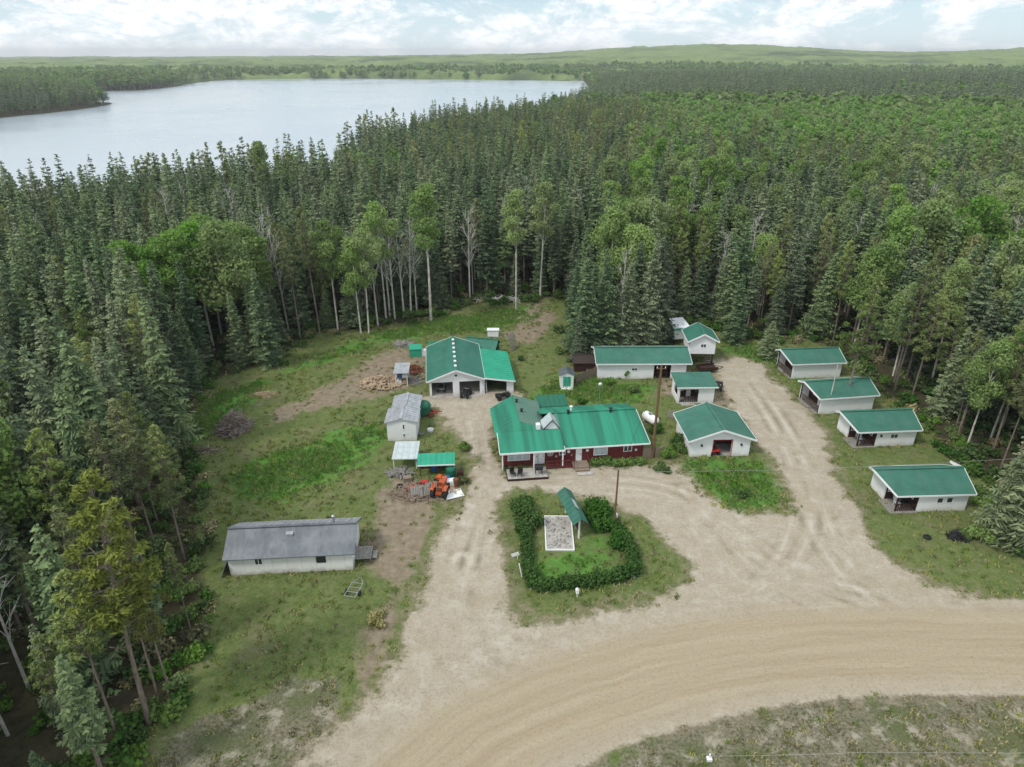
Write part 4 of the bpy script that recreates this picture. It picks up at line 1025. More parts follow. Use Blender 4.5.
# --- cabin with screened porch, beside
b = empty('porch_cabin', *G(677, 403.4), z=0, yaw=1.5, label='small white cabin with dark screened porch, between the long building and the hip-roofed garage', cat='cabin')
walls(b, 4.6, 3.1, 2.4, front=[(.25, 2.6, .1, 1.95)], left=[(.4, 2.0, .8, 1.9)], gable=None)
MB().slab((-.3, -.35, 2.42), (4.9, -.35, 2.42), (4.9, 3.3, 2.85), (-.3, 3.3, 2.85), .08).build('roof', M['green_cab'], b)
MB().prism([(0.13, 2.4), (3.1, 2.4), (3.1, 2.73)], 'X', 0, .1).prism([(0.13, 2.4), (3.1, 2.4), (3.1, 2.73)], 'X', 4.5, 4.6).build('end_panel', M['white'], b)
MB().bar((-.33, -.38, 2.34), (4.93, -.38, 2.34), .04, .16).build('fascia', M['white_trim'], b)
q = MB()
for k in range(9): q.box(.25 + k * .28, .31 + k * .28, .03, .09, .1, .9)
q.box(.25, 2.6, .02, .1, .88, .95)
for x_ in (.9, 1.6, 2.1): q.box(x_, x_ + .08, .02, .1, .95, 1.95)
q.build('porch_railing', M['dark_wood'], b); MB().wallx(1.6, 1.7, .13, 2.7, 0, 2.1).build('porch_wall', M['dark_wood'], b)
door(b, 1.5, 2.15, .1, 1.9, 1.6); win(b, .4, 1.1, 1.0, 1.7, 1.6); floor_(b, .13, 4.45, .13, 2.9, .1, 'grey_wood'); MB().box(.4, 2.2, -.8, -.05, 0, .12).build('step', M['concrete'], b)

# --- hut on stilts
b = empty('stilted_hut', *G(687.5, 365), z=0, yaw=-2, label='white hut raised on dark stilts with green gable roof, where the road ends', cat='hut')
walls(b, 3.6, 4.0, 3.9, gable='Y', rise=.9, z0=1.75)
roof_y(b, -.4, 4.0, 1.8, -.4, 4.3, 3.75, 4.9, 'green', .5)
win(b, 1.5, 2.3, 2.7, 3.3)
for a, e in ((.1, .1), (3.3, .1), (.1, 3.7), (3.3, 3.7)): MB().box(a, a + .2, e, e + .2, 0, 1.64).build('stilt', M['black'], b)
MB().box(0, 3.6, 0, 4.0, 1.65, 1.745).build('floor', M['dark_wood'], b)
st = MB()
for k in range(8): st.box(2.2, 2.9, -1.9 + k * .24, -1.68 + k * .24, .15 + k * .2, .2 + k * .2)
st.bar((2.2, -1.9, .1), (2.2, 0, 1.7), .06, .18).bar((2.9, -1.9, .1), (2.9, 0, 1.7), .06, .18); st.build('staircase', M['black'], b)
b = empty('white_annex', *G(673, 345), z=0, yaw=12, label='small white flat-topped box shed with green edge left of the stilted hut', cat='shed')
MB().box(0, 2.3, 0, 2.6, .9, 2.7).build('body', M['white'], b); MB().box(-.22, 2.52, -.24, -.2, 2.45, 2.78).build('fascia', M['green_light'], b); MB().slab((-.2, -.2, 2.75), (2.5, -.2, 2.75), (2.5, 2.8, 3.3), (-.2, 2.8, 3.3), .08, .5).build('roof', M['white_trim'], b)
for a, e in ((.05, .05), (2.1, .05), (.05, 2.4), (2.1, 2.4)): MB().box(a, a + .15, e, e + .15, 0, .9).build('post', M['black'], b)
# dark utility trailer under the stilted hut
def utility_trailer(px, py, yaw, lb, L=2.6, W=1.4, mat='black', name='utility_trailer', cat='trailer', bed=True):
    t = at(px, py, name, lb, cat, yaw, z=0.0)
    f = MB()
    f.bar((0, -W / 2, .5), (L, -W / 2, .5), .08).bar((0, W / 2, .5), (L, W / 2, .5), .08)
    for k in range(4): f.bar((L * k / 3, -W / 2, .5), (L * k / 3, W / 2, .5), .07)
    f.bar((L, -W / 2, .5), (L + 1.1, 0, .5), .07).bar((L, W / 2, .5), (L + 1.1, 0, .5), .07)
    f.build('frame', M[mat], t)
    if bed:
        MB().box(.05, L - .05, -W / 2 + .05, W / 2 - .05, .56, .6).box(0, .05, -W / 2, W / 2, .56, .95).box(.05, L, -W / 2 - .04, -W / 2, .56, .9).box(.05, L, W / 2, W / 2 + .04, .56, .9).build('bed', M['dark_wood'], t)
    for sg in (-1, 1):
        w_ = MB().lathe([(.16, -.09), (.31, -.09), (.33, 0), (.31, .09), (.16, .09)], (L * .4, sg * (W / 2 + .15), .33), 16, 'Y').build('wheel', M['rubber'], t)
        MB().lathe([(.05, -.07), (.16, -.07), (.16, .07), (.05, .07)], (L * .4, sg * (W / 2 + .15), .33), 12, 'Y').build('rim', M['steel'], w_)
    return t
utility_trailer(698, 372, 10, 'flat black trailer parked between the stilted hut and the porch cabin')
utility_trailer(350, 600, 78, 'bare metal boat trailer frame with two wheels below the shed deck', 2.2, 1.3, 'steel', 'boat_trailer', 'trailer', False).scale = (.72, .72, .72)

# --- hip/gable white garage
b = empty('double_garage', *G(689.3, 457), z=0, yaw=2.5, label='squat white garage with green roof and one open central doorway, beside the main house', cat='garage')
walls(b, 6.6, 5.7, 2.35, front=[(2.5, 4.55, 0, 2.05)], gable='Y', rise=1.15, ridge=3.3)
roof_y(b, -.45, 7.05, 3.3, -.5, 6.0, 2.26, 3.6, 'green_cab', .6)
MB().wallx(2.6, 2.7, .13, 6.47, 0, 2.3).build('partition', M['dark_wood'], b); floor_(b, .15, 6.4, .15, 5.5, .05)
win(b, 2.65, 3.25, .9, 1.6, 2.6, label='small pale window in the dark partition')
MB().box(2.42, 2.5, -.03, -.004, 0, 2.06).box(4.55, 4.63, -.03, -.004, 0, 2.06).box(2.42, 4.63, -.03, -.004, 2.06, 2.13).build('door_frame', M['redp'], b)
for x_ in (1.2, 5.6): MB().box(x_ - .09, x_ + .09, -.14, -.004, 1.35, 1.6).build('wall_lamp', M['black'], b)

B_DG = b; SHED = s; GAR = g; HOUSE = h
# --- the four cabins on the right
def cabin(px, py, yaw, L, D, wh, rise, lb, kind, prow=1.2):
    b = at(px, py, 'cabin', lb, 'cabin', yaw, 'white cabins with green roofs along the right side of the road', z=hat(*G(px, py)))
    m_ = rise / (D / 2); o_ = .35
    if kind == 'corner':
        P, Q = 2.1, 2.1
        w_ = MB(); w_.wallx(0, T, P, L, 0, wh); w_.wallx(D - T, D, 0, L, 0, wh); w_.wally(0, T, Q, D - T, 0, wh); w_.wally(L - T, L, T, D - T, 0, wh)
        w_.box(0, P, 0, T, 1.9, wh); w_.box(0, T, T, Q, 1.9, wh)
        tri = [(0, wh), (D, wh), (D / 2, wh + rise)]; w_.prism(tri, 'X', 0, T); w_.prism(tri, 'X', L - T, L); w_.build('wall', M['white'], b)
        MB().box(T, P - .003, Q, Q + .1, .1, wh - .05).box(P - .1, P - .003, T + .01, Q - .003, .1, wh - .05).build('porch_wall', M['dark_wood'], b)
        door(b, 1.0, 1.65, .12, 1.85, Q); win(b, .3, .8, .95, 1.55, Q); win(b, .6, 1.3, 1.0, 1.6, P - .1, 'x')
        parts(b, 'post', 'dark_wood', [(0, .11, 0, .11, 0, 1.9), (P - .12, P - .01, 0.01, .11, 0, 1.9)])
        q = MB()
        for k in range(11): q.box(.14 + k * .17, .2 + k * .17, .03, .07, .1, .85)
        q.box(.11, P - .12, .02, .09, .85, .92); q.build('railing', M['dark_wood'], b)
        floor_(b, -.5, P - .02, -.25, Q - .02, .1, 'grey_wood', 'deck')
    else:
        w_ = MB(); w_.wallx(0, T, 0, L, 0, wh); w_.wallx(D - T, D, 0, L, 0, wh); w_.wally(L - T, L, T, D - T, 0, wh)
        tri = [(0, wh), (D, wh), (D / 2, wh + rise)]; w_.prism(tri, 'X', L - T, L); w_.build('wall', M['white'], b)
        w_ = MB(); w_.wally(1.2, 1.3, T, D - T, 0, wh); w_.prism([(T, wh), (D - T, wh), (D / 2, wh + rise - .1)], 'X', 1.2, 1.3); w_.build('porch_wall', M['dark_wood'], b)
        door(b, 1.6, 2.3, .12, 1.9, 1.2, 'x'); win(b, 2.9, 3.6, 1.0, 1.6, 1.2, 'x')
        parts(b, 'post', 'dark_wood', [(0, .1, T + .003, T + .1, 0, wh), (0, .1, D - T - .1, D - T - .003, 0, wh)])
        q = MB()
        for k in range(14): q.box(.02, .06, .35 + k * .27, .42 + k * .27, .1, .85)
        q.box(.01, .08, .25, D - .25, .85, .92); q.build('railing', M['dark_wood'], b); floor_(b, -.4, 1.19, .13, D - .13, .1, 'grey_wood', 'deck')
    roof_x(b, -.35, L + .35, -o_, D + o_, D / 2, wh + .075 - m_ * o_, wh + .075 + rise, 'green_cab', .6, prow)
    return b
c1_ = cabin(791, 379, 5, 6.9, 4.6, 2.4, 1.0, 'farthest white cabin of the row, plain front wall, nearest the woods at the road end', 'end', .7)
c2_ = cabin(818, 414.5, 8, 7.1, 4.6, 2.4, 1.0, 'second white cabin of the row with a bare pine trunk rising before its front wall', 'end', .8)
c3_ = cabin(856, 447.3, 4, 6.7, 4.4, 2.25, 1.15, 'third white cabin of the row with corner porch and one double window', 'corner', 1.1)
win(c3_, 3.7, 4.6, 1.0, 1.6)
MB().box(2.5, 2.7, -.12, -.004, 1.3, 1.55).build('wall_lamp', M['black'], c3_)
c4_ = cabin(894, 512.3, 2.5, 7.0, 4.5, 2.25, 1.2, 'nearest white cabin of the row, at right, with railed corner porch and two windows', 'corner', 1.3)
win(c4_, 3.9, 4.55, .95, 1.6, mull=0); win(c4_, 4.85, 5.5, .95, 1.6, mull=0)
# porch furniture
def lawn_chair(x, y, yaw, lb, mat, grp=None, nm='lawn_chair'):
    c = empty(nm, x, y, hat(x, y) + .1, yaw, lb, 'chair', grp)
    MB().box(-.24, .24, -.24, .24, .36, .42).build('seat', M[mat], c); MB().box(-.24, .24, .2, .26, .44, .95).build('backrest', M[mat], c)
    for a in (-.22, .18):
        for e in (-.22, .18): MB().box(a, a + .04, e, e + .04, 0, .36).build('leg', M[mat], c)
def loc_of(b, x, y):
    v = b.matrix_basis @ Vector((x, y, 0)); return v.x, v.y
lawn_chair(*loc_of(c4_, .7, .9), 10, 'pale chair on the porch of the nearest white cabin', 'white_trim')
lawn_chair(*loc_of(c4_, 1.5, 1.0), -20, 'black chair beside the pale one on the porch of the nearest white cabin', 'black')
lawn_chair(*loc_of(c3_, .9, .9), 10, 'pale chair on the porch of the third white cabin', 'white_trim')

# --- garden: covered board, bed, hedge
k = empty('covered_board', *G(579.5, 540), z=0, yaw=103, label='long narrow green-roofed notice shelter on posts inside the hedged garden', cat='shelter')
for x_ in (.2, 4.2):
    MB().box(x_, x_ + .14, -.07, .07, 0, 2.1).build('post', M['white_trim'], k)
MB().box(.34, 4.2, -.05, .05, .75, 1.9).build('board', M['dark_wood'], k)
r_ = MB(); r_.slab((-.2, -.72, 1.9), (5.0, -.72, 1.9), (5.0, 0, 2.5), (-.2, 0, 2.5), .05, .6); r_.slab((5.0, .72, 1.9), (-.2, .72, 1.9), (-.2, .004, 2.5), (5.0, .004, 2.5), .05, .6)
rr = r_.build('roof', M['green_cab'], k); MB().slab((1.6, -.4, 2.23), (3.0, -.4, 2.23), (3.0, -.02, 2.56), (1.6, -.02, 2.56), .02).build('roof_patch', M['clear'], rr)
bd = empty('stone_bed', *G(545.5, 551), z=0, yaw=-1, label='rectangular white-edged bed filled with pale stones inside the hedged garden', cat='garden bed')
MB().box(0, 2.6, 0, .1, 0, .18).box(0, 2.6, 4.9, 5.0, 0, .18).box(0, .1, .1, 4.9, 0, .18).box(2.5, 2.6, .1, 4.9, 0, .18).build('edging', M['white_trim'], bd)
MB().box(.1, 2.5, .1, 4.9, -.1, .1).build('paving', M['concrete'], bd)
rk = MB()
for i in range(110):
    x_, y_ = rnd.uniform(.2, 2.4), rnd.uniform(.2, 4.8); s_ = rnd.uniform(.07, .22)
    vs_ = [(x_ + s_ * rnd.uniform(.6, 1.1) * math.cos(a) * q, y_ + s_ * rnd.uniform(.6, 1.1) * math.sin(a) * q, z_) for q, z_ in ((1, .1), (.75, .1 + s_ * .6)) for a in [j * 1.047 for j in range(6)]]
    rk.add(vs_, [(i2, (i2 + 1) % 6, 6 + (i2 + 1) % 6, 6 + i2) for i2 in range(6)] + [(6, 7, 8, 9, 10, 11)])
tag(rk.build('stones', M['rock'], bd), kind='stuff')
def leaf_mass(name, pts, rad, n, size, mat, label, cat, parent=None, flat=.9, hstem=True, kind=None, seed=1):
    """one leafy plant; pts in world coordinates become local to its base"""
    r = np.random.RandomState(seed); pts = np.asarray(pts, float); o0 = pts.mean(0).copy(); o0[2] = 0 if parent is None else 0
    z0 = hat(o0[0], o0[1]); root = empty(name, o0[0], o0[1], z0, 0, label, cat)
    loc = pts - np.array([o0[0], o0[1], 0])
    Q, T_ = leaf_cloud(r, loc, rad, n, size, flat, .35)
    Q[:, :, 2] = np.maximum(Q[:, :, 2], .02)
    quads_obj('foliage', Q, T_, M[mat], root, True)
    mb = MB()
    for p in loc[:: max(1, len(loc) // 40)]:
        mb.tube((p[0] * .97, p[1] * .97, 0), tuple(p), .04, .015, 5)
    mb.build('stem', M['bark'], root)
    return root
def row(pts, step, jit=.12, z=.55):
    out = []
    for (ax, ay), (bx, by) in zip(pts[:-1], pts[1:]):
        L = math.hypot(bx - ax, by - ay)
        for k in range(int(L / step) + 1):
            t = k * step / L; out.append((ax + (bx - ax) * t + nr.uniform(-jit, jit), ay + (by - ay) * t + nr.uniform(-jit, jit), z * nr.uniform(.8, 1.2)))
    return np.array(out)
HP = [G(*q) for q in [(527, 533), (527, 560), (531, 580), (536, 590), (562, 588), (592, 584), (618, 579), (634, 573), (632, 558), (624, 543), (613, 528)]]
hp = np.vstack([row(HP, .32, .2, .35), row(HP, .4, .18, .7), row(HP[6:], .4, .4, .6)])
leaf_mass('garden_hedge', hp, nr.uniform(.42, .6, len(hp)), 20000, .17, 'hedge', 'low dark hedge curving round three sides of the garden', 'hedge', seed=3)
bp = np.array([(*G(px, py), z) for px, py, z in [(521, 523, .8), (519, 517, 1.2), (525, 522, 1.5), (530, 528, .8), (517, 512, .9), (526, 512, 1.2), (522, 533, .7), (535, 524, .7)]])
leaf_mass('garden_shrub', bp, nr.uniform(.6, .95, len(bp)), 3800, .22, 'hedge', 'big dark rounded shrub at the upper left corner of the hedged garden', 'shrub', seed=4)
bp = np.array([(*G(px, py), z) for px, py, z in [(592, 512, .8), (599, 516, 1.1), (606, 522, 1.0), (596, 524, .7), (610, 530, .8), (601, 530, .6), (590, 518, .6), (620, 540, .6), (617, 548, .7)]])
leaf_mass('garden_shrub', bp, nr.uniform(.55, .9, len(bp)), 4200, .22, 'hedge', 'dark spreading shrub between the notice shelter and the thin pole', 'shrub', seed=5)
# flower bed shrubs before the house and beside it
bp = np.array([(*G(px, py), z) for px, py, z in [(594, 465, .3), (600, 464, .35), (607, 464, .4), (615, 466, .5), (622, 465, .35), (630, 464, .3), (640, 464, .35)]])
leaf_mass('flower_bush', bp, nr.uniform(.4, .62, len(bp)), 2600, .18, 'aspen', 'bright yellow-green bushes under the window of the main house', 'bush', seed=6)
for i, (px, py, hh, rr_, mt, lb) in enumerate([(673, 445, .9, 1.1, 'hedge', 'dark bush behind the left wall of the squat white garage'), (668, 458, .7, .9, 'shrub', 'green bush right of the leaning pole and board fence'), (680, 452, .8, .9, 'shrub', 'green bush touching the front-left corner of the squat white garage'),
        (582, 407, .8, .7, 'hedge', 'small dark conical bush on the lawn behind the main house'), (628, 378, .9, .6, 'shrub', 'small leafy sapling before the long white building'), (608, 385, .5, .7, 'shrub', 'low bush on the lawn below the left part of the long white building'), (633, 392, .5, .8, 'shrub', 'low wide bush in the middle of the lawn'),
        (743, 497, .5, .7, 'hedge', 'small dark bush on the oval lawn right of the squat garage'), (980, 541, .9, 1.2, 'aspen', 'bright green leafy bush at the foot of the big spruce, far right'), (966, 538, .6, .7, 'shrub', 'small bush beside the brush pile near the nearest cabin'),
        (377, 622, .35, .8, 'weed', 'dry brown bush at the edge of the driveway'), (464, 450, .6, .7, 'shrub', 'bush right of the low lean-to and tank'), (462, 484, .5, .7, 'weed', 'weedy bush at the right edge of the junk yard'), (180, 690, .7, 1.0, 'aspen', 'bright green bush at the foot of the lower left pines'), (172, 598, .9, 1.3, 'shrub', 'broad green bush under the pines left of the grey-roofed shed'), (521, 360, .5, .6, 'hedge', 'dark low bush right of the leaning lattice screen'),
        (656, 432, .6, .9, 'hedge', 'dark bush around the white tank behind the main house'), (660, 470, .4, .9, 'shrub', 'low weeds at the gravel edge between house and squat garage'), (815, 398, .5, .7, 'shrub', 'small bush between the first and second white cabins')]):
    x_, y_ = G(px, py); r9 = np.random.RandomState(70 + i)
    pp = np.array([(x_ + r9.uniform(-1, 1) * rr_ * .7, y_ + r9.uniform(-1, 1) * rr_ * .7, hh * r9.uniform(.5, 1.25)) for _ in range(7)])
    leaf_mass('bush', pp, r9.uniform(.45, .7, 7) * rr_ * .75, int(700 * rr_ + 250), .19, mt, lb, 'bush', seed=80 + i)

# --- poles and wires
def pole(px, py, hh, lb, r0=.13, lean=(0, 0), mat='brown_pole', arm=True, base2=None):
    p = at(px, py, 'utility_pole', lb, 'utility pole', 0)
    MB().tube((0, 0, -.3), (lean[0], lean[1], hh), r0, r0 * .7, 10).build('shaft', M[mat], p)
    if arm:
        MB().bar((lean[0] - .5, lean[1], hh - .4), (lean[0] + .5, lean[1], hh - .4), .09).build('crossarm', M[mat], p)
        for a in (-.42, 0, .42):
            MB().tube((lean[0] + a, lean[1], hh - .35), (lean[0] + a, lean[1], hh - .18), .04).build('insulator', M['white_trim'], p)
    return p
pole(613.7, 530.4, 6.7, 'slender brown utility pole at the upper right of the hedged garden', .11, arm=False)
p2 = pole(652, 458, 11.2, 'tall brown utility pole standing right of the main house', .17)
pole(619.5, 352, 7.5, 'thin grey pole in front of the spruces behind the long white building', .07, mat='pale_bark', arm=False)
pole(827, 413, 6.5, 'thin pale pole before the left corner of the second white cabin', .07, mat='pale_bark', arm=False)
def wire(pts, r, lb, name='overhead_wire', sag=.4, mat='black', cat='wire'):
    mb = MB()
    for p, q in zip(pts[:-1], pts[1:]):
        p, q = Vector(p), Vector(q); pr = p
        for k in range(1, 11):
            t = k / 10; c = p.lerp(q, t) - Vector((0, 0, sag * 4 * t * (1 - t))); mb.tube(pr, c, r, n=5, cap=False); pr = c
    return tag(mb.build(name, M[mat]), lb, cat)
x1_, y1_ = G(613.7, 530.4); x2_, y2_ = G(652, 458)
wire([(x1_, y1_, 6.6), (x2_, y2_, 10.7)], .014, 'overhead wire between the slender garden pole and the tall pole')
wire([(x1_, y1_, 6.5), (x1_ + 55, y1_ - 2, 11.5)], .012, 'overhead wire running right from the slender garden pole', sag=1.0, mat='steel')
wire([(x1_, y1_, 6.5), (h.location.x + 6.2, h.location.y + 1.0, 2.4)], .012, 'overhead wire from the slender garden pole to the main house eave', sag=.3)
# roadside rope at the bottom right
ra, rb = G(709, 760), G(1024, 752)
wire([(ra[0], ra[1], .35), ((ra[0] + rb[0]) / 2, (ra[1] + rb[1]) / 2 , .35), (rb[0] + 6, rb[1] - .3, .35)], .011, 'thin pale rope stretched low along the roadside at the bottom right', 'roadside_rope', .05, 'rock', 'rope')
o = MB().tube((0, 0, 0), (0, 0, .55), .05).box(-.16, .16, -.14, .14, .0, .2).build('marker_stone', M['white_trim']); o.location = (ra[0], ra[1], hat(*ra)); tag(o, 'short white post in a stone at the left end of the roadside rope', 'post')
for i, (px, py, lb) in enumerate([(517.5, 559, 'small white angled sign on a post left of the hedge'), (577, 597, 'small white marker on a short post on the grass below the hedge'), (616, 521, 'small white box on a stake beside the slender garden pole')]):
    s_ = at(px, py, 'garden_sign', lb, 'sign'); MB().box(-.03, .03, -.03, .03, 0, .55).build('stake', M['white_trim'], s_)
    if i == 0: MB().box(-.35, .35, -.05, -.032, .4, .75, Matrix.Rotation(R(-20), 4, 'Y')).build('plate', M['white_trim'], s_)
    else: MB().box(-.12, .12, -.14, .14, .45, .75).prism([(-.15, .75), (.15, .75), (0, .9)], 'Y', -.16, .16).build('box', M['white_trim'], s_)
for i, (px, py, hh, lb) in enumerate([(522, 577, .75, 'leaning white stake at the left outside corner of the hedge'), (531, 589, .35, 'pale stone at the lower left corner of the hedge'), (634, 578, .3, 'pale stone at the lower right corner of the hedge')]):
    o = (MB().tube((0, 0, 0), (-.25, .1, hh + .6), .05) if i == 0 else MB().lathe([(.11, 0), (.13, .06), (.07, .15), (.02, .18)], n=8)).build('white_stake' if i == 0 else 'garden_stone', M['white_trim' if i == 0 else 'rock']); o.location = (*G(px, py), 0); tag(o, lb, 'stake' if i == 0 else 'stone')

# --- tanks and boats
def propane(px, py, yaw, lb, L=3.0, r=.5):
    t = at(px, py, 'gas_tank', lb, 'tank', yaw)
    MB().lathe([(.05, -L / 2), (r * .6, -L / 2 + .08), (r, -L / 2 + .35), (r, L / 2 - .35), (r * .6, L / 2 - .08), (.05, L / 2)], (0, 0, r + .25), 18, 'X').build('shell', M['white_trim'], t, True)
    MB().box(-.2, .2, -.2, .2, 2 * r + .2, 2 * r + .42).build('valve_cover', M['steel'], t)
    for a in (-L * .3, L * .3): MB().box(a - .08, a + .08, -r * .7, r * .7, 0, .36).build('leg', M['concrete'], t)
propane(650, 424, 118, 'white gas tank among bushes behind the right end of the main house', 2.6, .55)
def boat(px, py, yaw, lb):
    t = at(px, py, 'small_boat', lb, 'boat', yaw)
    st_ = [(-1.9, .62, .02), (-1.0, .72, 0), (0, .74, 0), (1.0, .6, .05), (1.8, .28, .2), (2.2, .04, .35)]
    V = []; Fc = []
    for x_, w_, z_ in st_: V += [(x_, -w_, .6 + z_ * .5), (x_, -w_ * .7, .1 + z_), (x_, 0, z_), (x_, w_ * .7, .1 + z_), (x_, w_, .6 + z_ * .5)]
    for i in range(len(st_) - 1):
        for j in range(4): Fc.append((i * 5 + j, i * 5 + j + 1, (i + 1) * 5 + j + 1, (i + 1) * 5 + j))
    Fc.append((0, 4, 3, 2, 1)); MB().add(V, Fc).build('hull', M['white_trim'], t)
    MB().box(-1.2, -.95, -.62, .62, .42, .47).box(.3, .55, -.6, .6, .42, .47).build('seat', M['grey_wood'], t)
    t.rotation_euler.x = R(25); t.scale = (.62, .62, .62)
boat(962, 470, 125, 'white boat lying under the trees behind the nearest white cabin')

# --- junk yard and small vehicles
def wheel(parent, x, y, r, w_=.22, axis='Y', mat='rubber', rim='steel'):
    q = MB().lathe([(r * .5, -w_ / 2), (r * .95, -w_ / 2), (r, -w_ * .3), (r, w_ * .3), (r * .95, w_ / 2), (r * .5, w_ / 2)], (x, y, r), 16, axis).build('wheel', M[mat], parent)
    MB().lathe([(.04, -w_ * .4), (r * .5, -w_ * .4), (r * .5, w_ * .4), (.04, w_ * .4)], (x, y, r), 12, axis).build('rim', M[rim], q)
def quad(px, py, yaw, lb, mat='black'):
    t = at(px, py, 'quad_bike', lb, 'quad bike', yaw, z=.02)
    for a in (-.6, .6):
        for e in (-.42, .42): wheel(t, a, e, .3)
    MB().box(-.6, .6, -.16, .16, .35, .6).box(-.95, -.3, -.5, .5, .62, .68).box(.3, .95, -.5, .5, .62, .68).box(.45, .85, -.2, .2, .5, .78).build('body', M[mat], t)
    MB().prism([(-.5, .66), (.3, .66), (.2, .84), (-.45, .8)], 'Y', -.15, .15).build('seat', M['black'], t)
    MB().tube((.35, 0, .7), (.25, 0, 1.05), .03).tube((.22, -.36, 1.05), (.22, .36, 1.05), .025).build('handlebar', M['steel'], t)
    MB().bar((.4, -.4, .8), (.95, -.4, .8), .03).bar((.4, .4, .8), (.95, .4, .8), .03).bar((.95, -.4, .8), (.95, .4, .8), .03).bar((.65, -.4, .8), (.65, .4, .8), .03).build('rack', M['black'], t)
    return t
quad(466, 396.5, 75, 'black quad bike parked just outside the middle bay of the garage')
quad(503, 399, 20, 'dark quad bike on the gravel in front of the right bay of the garage')
quad(442, 390.5, 88, 'pale quad bike inside the left bay of the garage', 'steel')
quad(718, 389, 70, 'black quad bike at the right corner of the porch cabin')
o = quad(712, 452.5, 100, 'red and white quad bike in the doorway of the squat white garage', 'redp')
# step ladder by the garage right bay
ld = empty('step_ladder', *G(485, 392), z=.0, yaw=10, label='white step ladder between the middle and right bays of the garage', cat='ladder')
for sg, yb in ((-1, -.35), (1, .35)):
    MB().bar((-.22, yb, 0), (-.16, 0, 1.7), .05).bar((.22, yb, 0), (.16, 0, 1.7), .05).build('rails', M['white_trim'], ld)
MB().box(-.2, .2, -.27, -.19, .4, .43).box(-.19, .19, -.2, -.12, .8, .83).box(-.18, .18, -.12, -.04, 1.2, 1.23).build('tread', M['white_trim'], ld)
# orange machine
t = at(441, 494, 'old_tractor', 'old faded orange tractor standing in the junk yard', 'tractor', 80, z=0.02)
wheel(t, -.6, -.65, .55, .35, rim='orange'); wheel(t, -.6, .65, .55, .35, rim='orange'); wheel(t, 1.1, -.5, .32, .2, rim='orange'); wheel(t, 1.1, .5, .32, .2, rim='orange')
MB().box(.2, 1.5, -.28, .28, .5, 1.15).box(-.9, .2, -.3, .3, .45, .75).prism([(1.5, .5), (1.65, .6), (1.65, 1.0), (1.5, 1.15)], 'Y', -.26, .26).build('body', M['orange'], t)
MB().box(-1.1, -.1, -.85, -.45, 1.1, 1.17).box(-1.1, -.1, .45, .85, 1.1, 1.17).build('fender', M['orange'], t)
MB().box(-.75, -.3, -.22, .22, .8, .9).box(-.8, -.73, -.22, .22, .9, 1.25).build('seat', M['rust'], t)
MB().tube((.1, 0, .9), (-.15, 0, 1.35), .03).lathe([(.2, 1.35), (.22, 1.37), (.2, 1.39)], (-.15, 0, 0), 14).build('steering_wheel', M['black'], t)
MB().tube((.9, .1, 1.15), (.9, .1, 1.7), .04).build('exhaust', M['rust'], t)
MB().bar((-.9, -.5, .7), (-.9, -.5, 2.0), .06).bar((-.9, .5, .7), (-.9, .5, 2.0), .06).bar((-.9, -.5, 2.0), (-.9, .5, 2.0), .06).build('roll_bar', M['orange'], t)
# small orange mower
t = at(438, 484, 'garden_mower', 'small orange ride-on mower behind the old tractor in the junk yard', 'mower', 70, z=0.02)
for a, r_ in ((-.4, .25), (.45, .18)):
    for e in (-.35, .35): wheel(t, a, e, r_, .15)
MB().box(.05, .7, -.25, .25, .25, .75).box(-.6, .05, -.35, .35, .3, .5).box(-.25, .35, -.5, .5, .1, .25).build('body', M['orange'], t); MB().box(-.45, -.15, -.2, .2, .5, .6).box(-.5, -.44, -.2, .2, .6, .9).build('seat', M['black'], t)
# board fence pieces / pallets in junk yard
def pallet(px, py, yaw, lb, tilt=0, mat='grey_wood', w_=1.2, l_=1.2):
    p = MB()
    for k in range(7): p.box(k * w_ / 7, k * w_ / 7 + w_ / 9, 0, l_, .1, .13)
    for k in range(3): p.box(0, w_, k * (l_ - .1) / 2, k * (l_ - .1) / 2 + .1, 0, .1)
    o = p.build('pallet', M[mat]); o.location = (*G(px, py), .02); o.rotation_euler = (R(tilt), 0, R(yaw)); return tag(o, lb, 'pallet', 'pallets in the junk yard')
pallet(411, 499, 8, 'grey wooden pallet propped upright below the pale canopy', 62); pallet(419, 498, 14, 'grey wooden pallet leaning on edge beside its neighbour in the junk yard', 55); pallet(427, 495, 20, 'grey wooden pallet leaning next to the orange tractor', 58); pallet(404, 494, -6, 'weathered pallet flat on the ground at the left edge of the junk yard', 5, 'wood')
o = MB().box(0, 1.9, 0, 1.0, 0, .05).bar((0, 0, .07), (1.9, 0, .07), .06).bar((0, 1, .07), (1.9, 1, .07), .06).build('siding_sheet', M['white_trim']); o.location = (*G(447, 501), .12); o.rotation_euler = (R(12), R(4), R(28)); tag(o, 'loose white panel lying on the gravel at the corner of the junk yard', 'panel')
o = MB().box(0, .9, 0, .6, 0, .75).box(.04, .86, -.02, 0, .05, .7).build('old_fridge', M['white_trim']); o.location = (*G(447, 488), 0); o.rotation_euler = (0, R(0), R(15)); tag(o, 'discarded white appliance right of the orange tractor', 'appliance')
o = MB().box(0, .9, 0, .7, 0, .5).box(.1, .8, .1, .6, .5, .62).build('machine_part', M['redp']); o.location = (*G(407, 493), 0); o.rotation_euler = (0, 0, R(-10)); tag(o, 'red metal machine part left of the pallets in the junk yard', 'machine part')
o = MB().lathe([(.28, 0), (.3, .05), (.3, .45), (.28, .5), (.3, .55), (.3, .85), (.27, .88)], n=14).build('oil_drum', M['rust']); o.location = (*G(456, 486), 0); tag(o, 'rusty drum at the right edge of the junk yard', 'drum')
